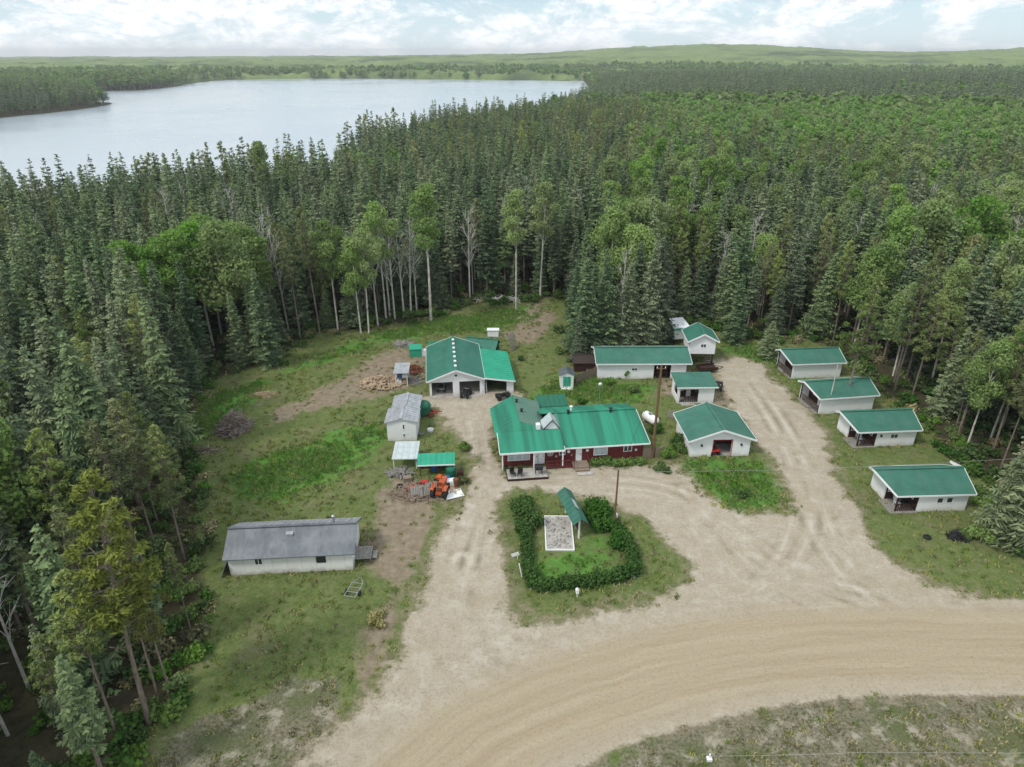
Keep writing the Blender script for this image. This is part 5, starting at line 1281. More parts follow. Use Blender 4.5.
o = MB().lathe([(.28, 0), (.3, .05), (.3, .45), (.28, .5), (.3, .55), (.3, .85), (.27, .88)], n=14).build('oil_drum', M['blue']); o.location = (*G(434, 470), 0); tag(o, 'blue drum under the low lean-to', 'drum')
# car trailer with red / rusty plough near big tank
t = at(431, 415.5, 'rusty_plough', 'rusty red farm implement beside the big dark green tank', 'implement', 10, z=0)
wheel(t, 0, -.5, .35, .12, mat='rust', rim='rust'); wheel(t, 0, .5, .35, .12, mat='rust', rim='rust')
MB().bar((-.6, -.4, .5), (1.4, 0, .45), .08).bar((-.6, .4, .5), (1.4, 0, .45), .08).bar((-.6, -.5, .5), (-.6, .5, .5), .1).build('frame', M['redp'], t); MB().bar((-.6, -.3, .5), (-.9, -.3, .05), .07).bar((-.6, 0, .5), (-.9, 0, .05), .07).bar((-.6, .3, .5), (-.9, .3, .05), .07).build('tines', M['rust'], t)
def drain(px, py, lb, mt, r_=.28):
    o = MB().lathe([(r_, 0), (r_ * 1.1, .3), (r_ * .95, .32), (r_ * .9, .05)], n=12).build('wash_tub', M[mt]); o.location = (*G(px, py), 0); tag(o, lb, 'tub')
drain(430.5, 431, 'white tub on the weeds right of the tall white shed', 'white_trim', .35); drain(421, 435, 'pale grey tub on the grass right of the tall white shed', 'steel')
# tyres
for i, (px, py, lb) in enumerate([(415, 489, 'old tyre lying behind the leaning pallets'), (452, 480, 'old tyre lying beside the discarded white appliance'), (400, 487, 'old tyre at the left end of the junk yard'), (927, 538, 'dark fire ring on the grass before the nearest white cabin')]):
    o = MB().lathe([(.17, 0), (.32, .0), (.36, .1), (.32, .2), (.17, .2), (.16, .1)], n=18).build('old_tyre' if i < 3 else 'fire_ring', M['rubber']); o.location = (*G(px, py), hat(*G(px, py)) + .02); tag(o, lb, 'tyre' if i < 3 else 'fire ring')
# bonfire / wood heaps: logs are individual pieces in one heap (nobody could count them)
def log_heap(px, py, name, lb, cat, n, rx, ry, hh, lr, ll, mat, seed, kind=None, z=None):
    r = random.Random(seed); m_ = MB()
    for i in range(n):
        a = r.uniform(0, 6.283); q = r.random() ** .6; x_, y_ = rx * q * math.cos(a), ry * q * math.sin(a)
        z_ = hh * (1 - q) * r.uniform(.5, 1.1) + lr
        b1, b2 = r.uniform(0, 6.283), r.uniform(-.35, .45); L = ll * r.uniform(.5, 1.3) / 2
        d_ = Vector((math.cos(b1) * math.cos(b2), math.sin(b1) * math.cos(b2), math.sin(b2))) * L; c_2 = Vector((x_, y_, max(z_, abs(d_.z) * .8)))
        m_.tube(c_2 - d_, c_2 + d_, lr * r.uniform(.5, 1.3), lr * r.uniform(.3, 1), 6)
    o = m_.build(name, M[mat]); o.location = (*G(px, py), hat(*G(px, py))); return tag(o, lb, cat, kind=kind)
log_heap(381, 384, 'firewood_pile', 'big loose heap of split firewood left of the white-roofed stall', 'firewood', 420, 2.9, 2.2, 1.0, .12, .5, 'cut_wood', 5)
log_heap(235, 430, 'brush_pile', 'tall heap of grey dead branches at the left edge of the meadow', 'brush pile', 420, 1.7, 1.9, 2.5, .055, 1.6, 'brush', 6)
log_heap(204, 452, 'stick_pile', 'low scatter of dead sticks below the tall branch heap', 'brush pile', 55, 1.9, 1.1, .25, .04, 1.3, 'brush', 7)
log_heap(958, 537, 'charcoal_pile', 'low black burnt heap on the grass right of the nearest cabin', 'burnt heap', 110, 1.0, .7, .45, .06, .8, 'black', 8)
log_heap(415, 493, 'scrap_pile', 'tangled scrap of boards and pipes around the pallets in the junk yard', 'scrap heap', 200, 2.6, 1.6, .6, .06, 1.3, 'wood', 9)
log_heap(400, 474, 'plank_pile', 'pile of grey planks under the front edge of the pale canopy', 'plank pile', 60, 1.3, .6, .4, .06, 1.6, 'grey_wood', 10)
log_heap(366, 548, 'board_scraps', 'few loose boards beside the shed deck', 'boards', 14, 1.0, .8, .1, .05, 1.3, 'wood', 12)
log_heap(500, 300, 'fallen_branches', 'scatter of fallen pale branches at the wood edge behind the garage', 'branches', 120, 4.5, 1.6, .3, .06, 2.2, 'dead_bark', 13)
log_heap(262, 395, 'chip_mound', 'pale low mound of dry stalks on the meadow', 'mound', 260, 2.0, 1.0, .25, .03, .5, 'cut_wood', 14)
log_heap(404, 345, 'stacked_slabs', 'pile of grey timber slabs left of the green box shed', 'timber pile', 70, 1.4, 1.0, .5, .09, 1.6, 'grey_wood', 15)
log_heap(412, 371, 'junk_heap', 'dark heap of scrap between the white-roofed stall and the garage', 'scrap heap', 130, 1.5, 1.6, .8, .08, .9, 'rust', 16)

log_heap(427, 487, 'metal_scrap', 'low heap of rusty metal bits behind the leaning pallets', 'scrap heap', 90, 1.6, .7, .5, .07, .7, 'rust', 21)
log_heap(452, 492, 'broken_boards', 'small heap of pale broken boards right of the old tractor', 'boards', 50, .8, .6, .35, .06, .9, 'cut_wood', 22)
log_heap(415, 382, 'lumber_scrap', 'grey lumber scraps right of the white-roofed stall', 'boards', 60, .9, 1.0, .4, .06, 1.1, 'grey_wood', 23)
for i, (px, py, w_, d_, h_, mt, lb) in enumerate([(421, 487, .7, .5, .6, 'redp', 'red box among the pallets in the junk yard'), (404, 483, .8, .6, .5, 'wood', 'brown wooden crate at the upper left of the junk yard'), (457, 478, .6, .5, .7, 'dark_wood', 'dark crate right of the low lean-to'), (445, 482, .5, .5, .5, 'blue', 'blue plastic bin behind the discarded white appliance')]):
    o = MB().box(0, w_, 0, d_, 0, h_).box(-.03, w_ + .03, -.03, d_ + .03, h_ * .85, h_ * .95).build('storage_box', M[mt]); o.location = (*G(px, py), .02); o.rotation_euler = (0, 0, rnd.uniform(-.6, .6)); tag(o, lb, 'box')
# ------------------------------------------------------------------ trees one can tell apart
HERO_XY = []
def hero(px, py, top, kind, var, label, name=None, cat=None, wide=1.0, group=None):
    x, y = G(px, py); z = hat(x, y); Hh = hz(y, top) - z
    s = Hh / PROTO[kind][var][2]; HERO_XY.append((x, y))
    nm = name or {'spruce': 'spruce_tree', 'edge_spruce': 'spruce_tree', 'aspen': 'aspen_tree', 'bright': 'aspen_tree', 'pine': 'pine_tree', 'bright_pine': 'pine_tree', 'light_spruce': 'spruce_tree', 'dead': 'dead_tree'}[kind]
    return place_tree(kind, var, x, y, s, rnd.uniform(0, 6.28), nm, label, cat or nm.split('_')[0] + ' tree', group, wide / 1.0)
hero(270, 365, 268, 'edge_spruce', 1, 'lone grey-green spruce standing out at the meadow edge left of the dirt patch', wide=.95)
hero(733, 343, 272, 'edge_spruce', 1, 'full dark spruce just right of the stilted hut')
hero(768, 357, 321, 'edge_spruce', 0, 'small round young spruce at the grassy road end', wide=1.7)
hero(816, 336, 252, 'edge_spruce', 0, 'tall broad blue-green spruce above the farthest white cabin')
hero(1003, 541, 428, 'light_spruce', 0, 'huge broad spruce at the right edge beside the nearest white cabin', wide=1.25)
hero(1026, 515, 410, 'light_spruce', 1, 'pale tall spruce cut by the right edge of the picture', wide=1.1)
for i, (a, b, c) in enumerate([(583, 356, 258), (604, 352, 248), (624, 350, 262), (645, 348, 238), (655, 343, 236), (592, 342, 262), (634, 340, 240)]):
    hero(a, b, c, 'edge_spruce', i % 2, ['leftmost big bushy spruce of the clump behind the long white building', 'second big spruce of the clump behind the long white building', 'middle dark spruce of the clump behind the long white building', 'tall spruce above the right half of the long white building', 'rightmost spruce of the clump, just left of the white box shed',
         'spruce in the rear left of the clump behind the long white building', 'spruce in the rear right of the clump behind the long white building'][i], wide=1.0)
# aspens at the back edge
for a, b, c, v, lb in [(431, 321, 182, 2, 'tallest pale-trunked aspen behind the garage, with its base on bright grass'), (516, 309, 188, 2, 'slim aspen with yellowish crown and bare white trunk behind the emerald shelter'), (540, 299, 180, 2, 'slim aspen with long straight white trunk, right one of the pair behind the garage'),
                       (369, 333, 228, 0, 'full green aspen with pale trunk at the meadow corner'), (361, 333, 236, 1, 'round aspen close left of the meadow corner aspen'), (386, 318, 200, 0, 'aspen behind the meadow corner with pale trunk'), (338, 330, 218, 0, 'aspen with thin crown left of the meadow corner'),
                       (237, 352, 216, 3, 'bright green spreading aspen with forked white trunk'), (214, 350, 220, 1, 'bright green aspen left of the forked one'), (252, 341, 220, 3, 'bright green aspen right of the forked one'), (196, 358, 228, 0, 'bright aspen with leaning trunk over dark spruces'),
                       (170, 362, 246, 1, 'duller grey-green aspen left of the bright aspens'), (222, 338, 213, 3, 'topmost bright green aspen of the left grove'), (262, 338, 226, 1, 'rightmost bright aspen of the left grove'), (185, 345, 236, 3, 'low bright aspen crown at the left end of the left grove'),
                       (150, 352, 240, 0, 'bright small aspen at the far left of the grove'), (625, 318, 196, 3, 'round bright aspen high behind the spruce clump'), (645, 312, 194, 1, 'round aspen right of the brightest crown behind the spruce clump'), (610, 314, 200, 1, 'small aspen left of the round bright crown'),
                       (700, 300, 200, 0, 'pale thin aspen in the woods behind the stilted hut'), (905, 330, 195, 3, 'broad bright green aspen crown high in the right woods'), (945, 320, 192, 3, 'broad bright green aspen at the upper right of the woods'), (880, 335, 205, 1, 'olive green aspen left of the broad bright crown'), (1000, 350, 215, 1, 'bright aspen near the right edge of the picture'),
                       (975, 380, 235, 0, 'olive aspen crown above the third white cabin woods'), (965, 452, 340, 1, 'leafy green birch just behind the nearest white cabin'), (990, 440, 325, 0, 'leafy birch right of the white boat')]:
    hero(a, b, c, 'bright' if 'bright' in lb and 'brightest' not in lb else 'aspen', v, lb, wide=1.05 if 'bright' in lb else .9)
for a, b, c, v, lb in [(411, 315, 212, 0, 'bare white dead tree nearest the tall aspen behind the garage'), (395, 319, 214, 1, 'bare white dead tree with spreading twigs behind the meadow corner'), (404, 316, 218, 2, 'bare white dead tree between two others behind the meadow corner'), (470, 300, 205, 1, 'thin grey dead tree in the woods behind the garage'), (378, 325, 232, 2, 'short bare white trunk at the meadow corner between leafy aspens'), (390, 316, 208, 0, 'tall bare white dead tree with forked top at the meadow corner'), (417, 313, 224, 1, 'bare white dead tree directly left of the tallest aspen'),
                       (745, 305, 212, 1, 'grey dead tree in the woods behind the road end'), (30, 690, 540, 0, 'white bare dead tree at the lower left edge of the picture'), (8, 735, 590, 2, 'bare twisted white tree in the bottom left corner'), (85, 250, 200, 0, 'bare grey spire among the left spruces')]:
    hero(a, b, c, 'dead', v, lb)
for a, b, c, v, lb, wd in [(149, 723, 474, 0, 'tallest yellow-green pine of the lower left group, with long bare trunk', 1.15), (158, 697, 552, 1, 'pine with low yellowish crown in the middle of the lower left group', .9), (170, 692, 535, 2, 'yellow-green pine nearest the grey-roofed shed', .8), (117, 735, 572, 1, 'dark olive pine with leaning trunk at lower left', 1), (192, 634, 545, 1, 'thin pine with mostly bare trunk left of the grey-roofed shed', .7),
                       (844, 407, 272, 0, 'tall pine rising between the second and third white cabins', 1.05), (912, 396, 282, 2, 'leaning pine with bare pale trunk behind the third white cabin', 1), (955, 430, 330, 0, 'olive pine behind the gap between the third and nearest cabins', 1), (60, 640, 545, 2, 'ragged greyish pine left of the tallest lower left pine', 1), (185, 560, 425, 0, 'feathery grey-green pine at the meadow edge above the grey-roofed shed', 1),
                       (90, 600, 430, 2, 'grey-green pine in the second rank of the lower left woods', 1), (125, 560, 425, 0, 'pale olive pine in the lower left woods near the branch heap', 1), (75, 745, 640, 1, 'low olive pine at the bottom left', 1.1), (301, 342, 225, 1, 'pine with long bare brown trunk behind the lone spruce', .8), (320, 334, 205, 1, 'tall bare-trunked pine behind the lone meadow spruce', .8)]:
    hero(a, b, c, 'bright_pine' if 'yellow' in lb else 'pine', v, lb, wide=wd)
HX = np.array(HERO_XY)

# ------------------------------------------------------------------ the forest
def jgrid(x0, x1, y0, y1, s):
    X, Y = np.meshgrid(np.arange(x0, x1, s), np.arange(y0, y1, s))
    X = X + nr.uniform(-.46, .46, X.shape) * s; Y = Y + nr.uniform(-.46, .46, Y.shape) * s
    return X.ravel(), Y.ravel()
def infrustum(X, Y, m=12):
    return (np.abs(X) < 0.80 * (Y * CA + 40 * SA) + m) & (Y > 18)
def azpx(X, Y): return 512 + F_PX * X / np.maximum(Y * CA + 40 * SA, 1)
def aspen_prob(X, Y):
    r = np.hypot(X, Y); a = azpx(X, Y)
    n = fbm(X, Y, 45, 3)
    p = sstep(.12, .42, n) * .75
    p = np.where(r > 260, sstep(0.0, .35, fbm(X, Y, 130, 3)) * .7, p)
    right = sstep(560, 700, a) * sstep(225, 290, r) * sstep(600, 480, r)
    p = np.maximum(p, right * sstep(-.45, -.05, fbm(X + 99, Y, 110, 2)))
    p = np.where((r > 580) & (r < 1250) & (a > 570), p * .18, p)  # cloud shade on the ridge imitated by leaving mostly dark spruces
    p = np.where((r > 1250) | ((a < 600) & (r > 880)), .9 - .5 * sstep(.1, .4, fbm(X, Y, 300, 2)), p)
    p = np.where((r < 330) & (a > 600), np.maximum(p, .25), p)
    p = np.where((a < 330) & (r > 450) & (r < 880), p * .12, p)
    left_near = (a < 600) & (r < 330)
    p = np.where(left_near, p * .30, p)
    return p
def tier(r0, r1, s, m=12, xmin=-1800, xmax=1800):
    x0 = max(xmin, -r1); x1 = min(xmax, r1)
    X, Y = jgrid(x0, x1, 18, r1, s); r = np.hypot(X, Y)
    k = (r >= r0) & (r < r1) & infrustum(X, Y, m); X, Y = X[k], Y[k]
    k = polysdf(X, Y, LAKE_A) > 2.5; X, Y = X[k], Y[k]
    return X, Y
X1, Y1 = tier(0, 185, 3.1, 25)
k = polysdf(X1, Y1, CLEAR) > 1.2 + 0.8 * fbm(X1, Y1, 9, 2); X1, Y1 = X1[k], Y1[k]
dd = np.min(np.hypot(X1[:, None] - HX[None, :, 0], Y1[:, None] - HX[None, :, 1]), 1); k = dd > 2.0; X1, Y1 = X1[k], Y1[k]
# keep the ground in front of the lower left trunks open
a1 = azpx(X1, Y1); k = ~((a1 > 60) & (a1 < 230) & (Y1 < 43)) | (nr.rand(len(X1)) < .45); X1, Y1 = X1[k], Y1[k]
r1 = np.hypot(X1, Y1); pa = aspen_prob(X1, Y1); pa = np.where((X1 > 25) & (r1 < 150), pa * .35, pa); u = nr.rand(len(X1))
pine_p = np.where((X1 > 28) & (Y1 < 120), .30, np.where((X1 < -25) & (Y1 < 75), .40, .05))
kind = np.where(u < pa * .8, 1, np.where(nr.rand(len(X1)) < pine_p, 2, 0)); kind = np.where((nr.rand(len(X1)) < .035) & ~((X1 < -15) & (Y1 < 85)), 3, kind)
edge = polysdf(X1, Y1, CLEAR)
Z1 = hfun(X1, Y1)
def zone(x, y):
    a = azpx(x, y)
    if x < -20 and y < 44: return 'in the bottom left corner woods'
    if x < -20 and y < 62: return 'in woods left of the grey-roofed shed'
    if x < -24 and y < 78: return 'in woods left of the branch heap'
    if x < -24 and y < 98: return 'in woods around the bright aspen grove'
    if x < -24 and y < 125: return 'in woods above the bright aspen grove'
    if x < -24: return 'in the far left woods near the lake'
    if a < 500: return 'in woods behind the meadow corner and garage'
    if a < 590: return 'in woods behind two slim aspens'
    if a < 690: return 'in woods behind the long white building'
    if a < 800: return 'in woods behind the stilted hut'
    if a < 890 and y > 84: return 'in woods above the farthest two cabins'
    if y > 100: return 'in the upper right woods'
    if y > 66: return 'in woods behind the third cabin'
    return 'in woods right of the nearest cabin'
order = np.argsort(r1); on_screen = (np.abs(azpx(X1, Y1) - 512) < 545)
quota = {0: 300 - 13, 1: 130, 2: 150, 3: 45}
KN = {0: ('spruce', 'spruce_tree', 'spruce'), 1: ('aspen', 'aspen_tree', 'aspen'), 2: ('pine', 'pine_tree', 'pine'), 3: ('dead', 'dead_tree', 'dead tree')}
rest = []; GRP = {}
for i in order:
    kd = int(kind[i]); x, y = float(X1[i]), float(Y1[i])
    if quota[kd] > 0 and on_screen[i]:
        quota[kd] -= 1; zl = zone(x, y); pk, nm, sp_name = KN[kd]
        var = nr.randint(len(PROTO[pk])); sc_ = nr.uniform(.68, 1.15) if kd != 2 else nr.uniform(.6, .95)
        if kd == 0 and edge[i] < 4 and nr.rand() < .5: pk, var, sc_ = 'edge_spruce', nr.randint(2), nr.uniform(.45, .95)
        if y < 40: sc_ *= .8
        if kd == 0 and edge[i] > 5 and y > 60: sc_ = nr.uniform(.8, 1.2)
        wd = nr.uniform(.85, 1.1)
        o = place_tree(pk, var, x, y, float(sc_), nr.uniform(0, 6.28), nm, None, sp_name if kd == 3 else sp_name + ' tree', None, wd)
        Ht = sc_ * PROTO[pk][var][2]
        size = 'short' if Ht < 11 else ('tall' if Ht > 16 else 'mid-height')
        look = {0: 'bushy dark spruce' if pk == 'edge_spruce' else 'pointed dark spruce', 1: 'round green aspen', 2: 'ragged olive pine', 3: 'leafless grey tree'}[kd]
        rank = 'front-row' if edge[i] < 4.5 else ('second-row' if edge[i] < 10 else 'inner')
        GRP.setdefault((f'{size} {rank} {look} {zl}'), []).append((float(azpx(x, y)), o, y))
    else: rest.append(i)
def name_rows(lb, L_, pre=''):
    n = len(L_)
    if n > 9 and not pre:
        L_.sort(key=lambda q: q[2]); kk = min(4, -(-n // 9)); cuts = [n * j // kk for j in range(kk + 1)]
        for j in range(kk): name_rows(lb, L_[cuts[j]:cuts[j + 1]], ('nearer ', 'farther ')[j] if kk == 2 else (('nearest ', 'mid-distance ', 'farthest ')[j] if kk == 3 else ('nearest ', 'nearer ', 'farther ', 'farthest ')[j]))
        return
    L_.sort(key=lambda q: q[0])
    names = {1: [''], 2: ['left-hand ', 'right-hand '], 3: ['leftmost ', 'middle ', 'rightmost ']}.get(n)
    if names is None and n <= 9: names = ['leftmost '] + [w_ + '-from-left ' for w_ in ('second', 'third', 'fourth', 'fifth', 'sixth', 'seventh', 'eighth')][:n - 2] + ['rightmost ']
    for j, q in enumerate(L_):
        q[1]['label'] = (names[j] if names else '') + pre + lb; q[1]['group'] = ('trees ' + lb[lb.index(' in ') + 1:]) if names else pre + lb
for lb, L_ in GRP.items(): name_rows(lb, L_)
rest = np.array(rest, int)
# mass of the remaining trees: lighter prototypes, one object per kind
sp_l = [merged('far_spruce_mesh', *make_spruce(600 + i, hh, rm, cb, 22, 7, 5, .36), 'spruce', 'bark') for i, (hh, rm, cb) in enumerate([(16, 2.1, .2), (17.5, 1.8, .3), (15, 2.3, .15), (18, 2.0, .35)])]
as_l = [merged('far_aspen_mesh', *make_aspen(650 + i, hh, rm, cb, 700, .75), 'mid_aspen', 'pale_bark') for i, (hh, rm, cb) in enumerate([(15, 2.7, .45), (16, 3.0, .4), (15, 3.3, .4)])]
sp_x = [merged('farther_spruce_mesh', *make_spruce(700 + i, hh, 2.4, .25, 13, 6, 3, .7), 'spruce', 'bark', 3) for i, hh in enumerate([16, 17.5, 15])]
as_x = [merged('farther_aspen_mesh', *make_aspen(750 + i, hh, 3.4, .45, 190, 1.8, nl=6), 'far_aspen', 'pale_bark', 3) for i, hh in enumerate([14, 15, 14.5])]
def patch(seed, p_as, R_, n):
    """a clump of several distant trees in one mesh"""
    r = np.random.RandomState(seed); QQ = []; TT = []; mi = []
    for i in range(n):
        a = r.rand() * 6.28; q = R_ * math.sqrt(r.rand()); asp = r.rand() < p_as
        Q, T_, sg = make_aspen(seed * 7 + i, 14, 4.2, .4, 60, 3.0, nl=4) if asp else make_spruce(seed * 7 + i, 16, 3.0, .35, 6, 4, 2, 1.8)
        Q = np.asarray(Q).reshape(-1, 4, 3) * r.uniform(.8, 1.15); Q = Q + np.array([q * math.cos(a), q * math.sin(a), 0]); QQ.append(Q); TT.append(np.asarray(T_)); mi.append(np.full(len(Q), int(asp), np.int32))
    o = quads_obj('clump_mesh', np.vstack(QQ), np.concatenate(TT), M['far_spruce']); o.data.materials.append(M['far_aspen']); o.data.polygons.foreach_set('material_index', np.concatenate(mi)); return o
PX = {0: [], 1: []}
def addp(kd, X, Y, Z, s, ix, wide=1.0):
    n = len(X)
    if n == 0: return
    sx_ = s * nr.uniform(.85, 1.15, n) * wide
    PX[kd].append((np.stack([X, Y, Z - .2], 1), np.stack([sx_, sx_, s], 1), np.stack([nr.uniform(-.03, .03, n), nr.uniform(-.03, .03, n), nr.uniform(0, 6.28, n)], 1), ix))
near_sp = [merged('near_spruce_mesh', *make_spruce(620 + i, hh, rm, cb, 30, 7, 7, .24), 'spruce', 'bark') for i, (hh, rm, cb) in enumerate([(16, 2.0, .3), (17, 2.2, .2), (18, 1.9, .38)])]
near_as = [merged('near_aspen_mesh', *make_aspen(640 + i, hh, rm, .48, 1900, .45), 'aspen', 'pale_bark') for i, (hh, rm) in enumerate([(18, 2.6), (17, 3.0)])]
pn_l = [merged('near_pine_mesh', *make_pine(660 + i, hh, rm, cb, 55, 26, .55), 'pine', 'bark') for i, (hh, rm, cb) in enumerate([(17, 2.3, .35), (18, 2.6, .3)])]
SP = near_sp + sp_l + sp_x + pn_l; AS = near_as + as_l + as_x     # indices 0-2 near,3-6 mid,7-9 far | 0-1 near,2-4 mid,5-7 far
k0 = rest[kind[rest] != 1]; k1 = rest[kind[rest] == 1]
addp(0, X1[k0], Y1[k0], Z1[k0], nr.triangular(.5, 1.0, 1.3, len(k0)), np.where(kind[k0] == 2, nr.randint(10, 12, len(k0)), nr.randint(0, 3, len(k0))))
addp(1, X1[k1], Y1[k1], Z1[k1], nr.uniform(.75, 1.05, len(k1)), nr.randint(0, 2, len(k1)))
X, Y = tier(185, 430, 3.9); Z = hfun(X, Y); asp = nr.rand(len(X)) < aspen_prob(X, Y)
addp(0, X[~asp], Y[~asp], Z[~asp], nr.triangular(.45, .95, 1.3, (~asp).sum()), np.where((nr.rand((~asp).sum()) < np.where(azpx(X, Y) > 560, .38, .16)[~asp]), nr.randint(10, 12, (~asp).sum()), nr.randint(3, 7, (~asp).sum())), 1.1)
addp(1, X[asp], Y[asp], Z[asp], nr.uniform(.75, 1.05, asp.sum()), nr.randint(2, 5, asp.sum()), 1.1)
X, Y = tier(430, 1250, 6.2); Z = hfun(X, Y); asp = nr.rand(len(X)) < aspen_prob(X, Y)
addp(0, X[~asp], Y[~asp], Z[~asp], nr.uniform(.7, 1.1, (~asp).sum()), nr.randint(7, 10, (~asp).sum()), 1.35)
addp(1, X[asp], Y[asp], Z[asp], nr.uniform(.75, 1.05, asp.sum()), nr.randint(5, 8, asp.sum()), 1.25)
for kd, protos, nm, lb, cat in ((0, SP, 'spruce_forest', 'dense mass of dark spruce forest behind the nearer trees, reaching to the lake and the far ridge', 'forest'), (1, AS, 'aspen_forest', 'light green aspen forest mixed among the spruces farther back', 'forest')):
    A_ = [np.concatenate([q[j] for q in PX[kd]]) for j in range(4)]
    scatter(nm, protos, A_[0], A_[1], A_[2], A_[3], lb, cat)
    print(nm, len(A_[0]))
X, Y = tier(1250, 1700, 24, xmin=-2300, xmax=2300); Z = hfun(X, Y); n = len(X)
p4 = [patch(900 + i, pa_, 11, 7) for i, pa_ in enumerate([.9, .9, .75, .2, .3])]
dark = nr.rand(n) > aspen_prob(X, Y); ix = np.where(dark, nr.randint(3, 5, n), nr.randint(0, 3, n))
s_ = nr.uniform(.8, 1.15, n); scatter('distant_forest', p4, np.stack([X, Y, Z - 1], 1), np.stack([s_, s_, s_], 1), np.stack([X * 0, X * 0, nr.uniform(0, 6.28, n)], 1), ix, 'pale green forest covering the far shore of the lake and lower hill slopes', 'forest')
print('distant', n)
# canopy of the farthest hills
rr_ = 1225 * (1.0040 ** np.arange(0, 440)); aa = np.linspace(-41, 41, 1000) * math.pi / 180
RR, AA = np.meshgrid(rr_, aa, indexing='ij'); CX, CY = RR * np.sin(AA), RR * np.cos(AA)
lk_d = polysdf(CX, CY, LAKE_A); azp = azpx(CX, CY)
CZ = hfun(CX, CY) + (8 + 3.0 * fbm(CX, CY, 26, 3) * 1.5 + 5.5 * fbm(CX, CY, 110, 2) + 2.2 * fbm(CX, CY, 9, 2)) * sstep(3, 12, lk_d) - 6 * (1 - sstep(3, 9, lk_d))
CZ[0] -= 14
idx = np.arange(CX.size).reshape(CX.shape); q = np.stack([idx[:-1, :-1], idx[1:, :-1], idx[1:, 1:], idx[:-1, 1:]], -1).reshape(-1, 4)
m, nt = new_mat('far_canopy'); geo = N(nt, 'ShaderNodeNewGeometry')
n1 = noisen(nt, geo.outputs['Position'], .02, 5, .65); n2 = noisen(nt, geo.outputs['Position'], .0035, 4, .6)
c = mixn(nt, rampn(nt, n1, [(.35, (0, 0, 0)), (.65, (1, 1, 1))]), (.13, .185, .065), (.20, .265, .095))  # light greens include the sunlit look of the far hills
c = mixn(nt, rampn(nt, n2, [(.50, (0, 0, 0)), (.60, (.9, .9, .9))]), c, (.06, .095, .045)); finish(nt, c, 1, 0, n1, .8, 8)
cn_ = mesh_obj('hill_forest', np.stack([CX, CY, CZ], -1).reshape(-1, 3), q, m); tag(cn_, 'green wooded hills along the horizon beyond the lake', 'forest', kind='stuff')

# ------------------------------------------------------------------ undergrowth and grass
def bush_proto(seed, n, sz, mat, R_=.9, hh=.7):
    r = np.random.RandomState(seed); C = r.uniform(-1, 1, (6, 3)) * np.array([R_ * .6, R_ * .6, 0]) + np.array([0, 0, hh * .55]); Q, T_ = leaf_cloud(r, C, r.uniform(.35, .6, 6) * R_, n, sz, .8, .3)
    Q[:, :, 2] = np.maximum(Q[:, :, 2], 0.0); return quads_obj('bush_mesh', Q, T_, M[mat])
def tuft_proto(seed, n, hh, w_, spread, mat):
    r = np.random.RandomState(seed); a = r.rand(n) * 6.28; q = spread * np.sqrt(r.rand(n)); p = np.stack([q * np.cos(a), q * np.sin(a), np.zeros(n)], 1)
    b = r.rand(n) * 6.28; d = np.stack([np.cos(b), np.sin(b), np.zeros(n)], 1) * w_; h_ = hh * r.uniform(.5, 1.2, n)[:, None]; tip = p + np.array([0, 0, 1]) * h_ + r.normal(size=(n, 3)) * np.array([.35, .35, .05]) * hh
    return quads_obj('tuft_mesh', np.stack([p - d, p + d, tip + d * .25, tip - d * .25], 1), r.uniform(.2, .9, n), M[mat])
UX, UY = jgrid(-75, 78, 24, 128, 1.6); sd = polysdf(UX, UY, CLEAR)
k = (sd > -1.2 + .9 * fbm(UX, UY, 6, 2)) & (sd < 15) & infrustum(UX, UY, 8) & (nr.rand(len(UX)) < .75); UX, UY = UX[k], UY[k]; n = len(UX); s_ = nr.uniform(.5, 1.5, n)
scatter('undergrowth', [bush_proto(1, 260, .2, 'shrub'), bush_proto(2, 260, .2, 'hedge'), bush_proto(3, 220, .22, 'hedge', 1.1, .9), bush_proto(4, 200, .2, 'weed', .8, .5)], np.stack([UX, UY, hfun(UX, UY)], 1), np.stack([s_, s_, s_ * nr.uniform(.7, 1.5, n)], 1),
        np.stack([s_ * 0, s_ * 0, nr.uniform(0, 6.28, n)], 1), nr.choice(4, n, p=[.35, .25, .25, .15]), 'low green undergrowth along the foot of the woods', 'undergrowth')
bxs = [(HOUSE, 15.3, 8.6), (GAR, 11, 11), (c3_, 7.2, 4.6), (c4_, 7.9, 4.6), (c1_, 6.9, 4.8), (c2_, 7.1, 4.8), (B_DG, 6.6, 6.2), (SHED, 10.3, 4.4), (bd, 2.6, 5.0)]
TX, TY = jgrid(-62, 64, 25, 118, .40); gi_ = lambda A, X, Y: A[np.clip(np.searchsorted(YS, Y), 0, len(YS) - 1), np.clip(np.searchsorted(XS, X), 0, len(XS) - 1)]
g_, l_, s2_, d2_ = gi_(m_gravel, TX, TY), gi_(m_lush, TX, TY), gi_(m_scrub, TX, TY), gi_(m_dirt, TX, TY)
prob = (1 - np.clip(g_ * 1.15, 0, 1)) * (1 - .75 * d2_) * (.35 + .6 * l_ + .25 * s2_) * (gi_(d_clear, TX, TY) < 1) * sstep(-.6, .4, fbm(TX, TY, 3, 3) + .3 * l_)
for o_, L_, D_ in bxs:
    c0, s0 = math.cos(o_.rotation_euler.z), math.sin(o_.rotation_euler.z); dx, dy = TX - o_.location.x, TY - o_.location.y; lx, ly = dx * c0 + dy * s0, -dx * s0 + dy * c0
    dbx = np.maximum(np.maximum(-lx, lx - L_), np.maximum(-ly, ly - D_)); fr_ = (o_ in (GAR,)) & (ly < 0)
    prob = np.where((dbx > 0) & (dbx < .55) & ~fr_, .8, prob)
prob = prob * np.where(polysdf(TX, TY, np.array(HP)) < 0, .35, 1)
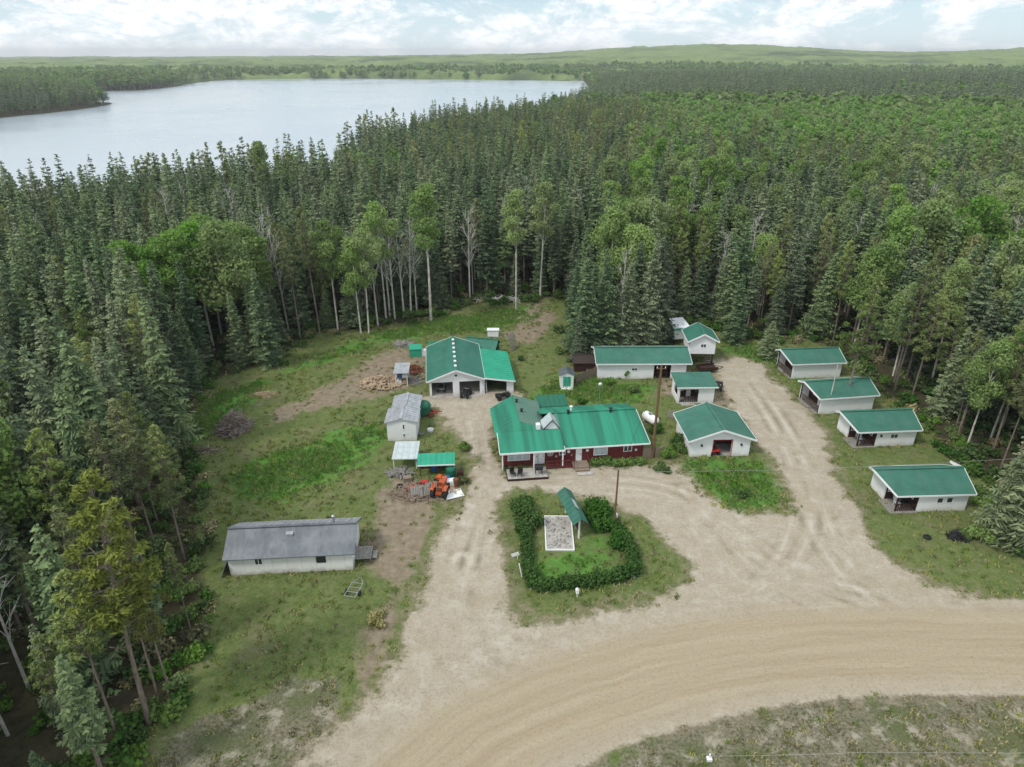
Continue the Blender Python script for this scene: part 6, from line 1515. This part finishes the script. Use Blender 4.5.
k = (nr.rand(len(TX)) < prob) & infrustum(TX, TY, 2)
for o_, L_, D_ in bxs:
    c0, s0 = math.cos(o_.rotation_euler.z), math.sin(o_.rotation_euler.z); dx, dy = TX - o_.location.x, TY - o_.location.y; lx, ly = dx * c0 + dy * s0, -dx * s0 + dy * c0
    k &= ~((lx > -.05) & (lx < L_ + .05) & (ly > -.05) & (ly < D_ + .05))
TX, TY, l_, s2_ = TX[k], TY[k], l_[k], s2_[k]; n = len(TX); s_ = nr.uniform(.5, 1.25, n) * (1 + .5 * l_)
ix = np.where(nr.rand(n) < .25 + .45 * s2_, 2, nr.randint(0, 2, n)); ix = np.where(l_ > .6, np.where(nr.rand(n) < .8, 3, 0), ix)
scatter('grass', [tuft_proto(1, 16, .2, .05, .3, 'grass'), tuft_proto(2, 12, .26, .05, .22, 'grass'), tuft_proto(3, 12, .18, .06, .28, 'weed'), tuft_proto(4, 22, .2, .06, .34, 'lush')], np.stack([TX, TY, gi_(GZ, TX, TY)], 1), np.stack([s_, s_, s_], 1),
        np.stack([s_ * 0, s_ * 0, nr.uniform(0, 6.28, n)], 1), ix, 'grass and weeds covering the clearing', 'grass')
print('grass', n)
#@@HAZE
zt = float(max(GZ.max(), CZ.max(), H_CAM)) + 6
V = [(x, y, z) for z in (-14, zt) for y in (-420, 8700) for x in (-7700, 7700)]
m, nt = new_mat('haze_air'); pv = N(nt, 'ShaderNodeVolumePrincipled'); pv.inputs['Density'].default_value = 0.00015; pv.inputs['Color'].default_value = (.95, .975, 1, 1); pv.inputs['Anisotropy'].default_value = .3
o_ = N(nt, 'ShaderNodeOutputMaterial'); nt.links.new(pv.outputs[0], o_.inputs['Volume'])
hz_o = mesh_obj('haze', V, [(0, 2, 3, 1), (4, 5, 7, 6), (0, 1, 5, 4), (2, 6, 7, 3), (0, 4, 6, 2), (1, 3, 7, 5)], m); tag(hz_o, kind='stuff')
hz_o['label'] = 'thin pale haze over the woods and lake'; hz_o['category'] = 'haze'
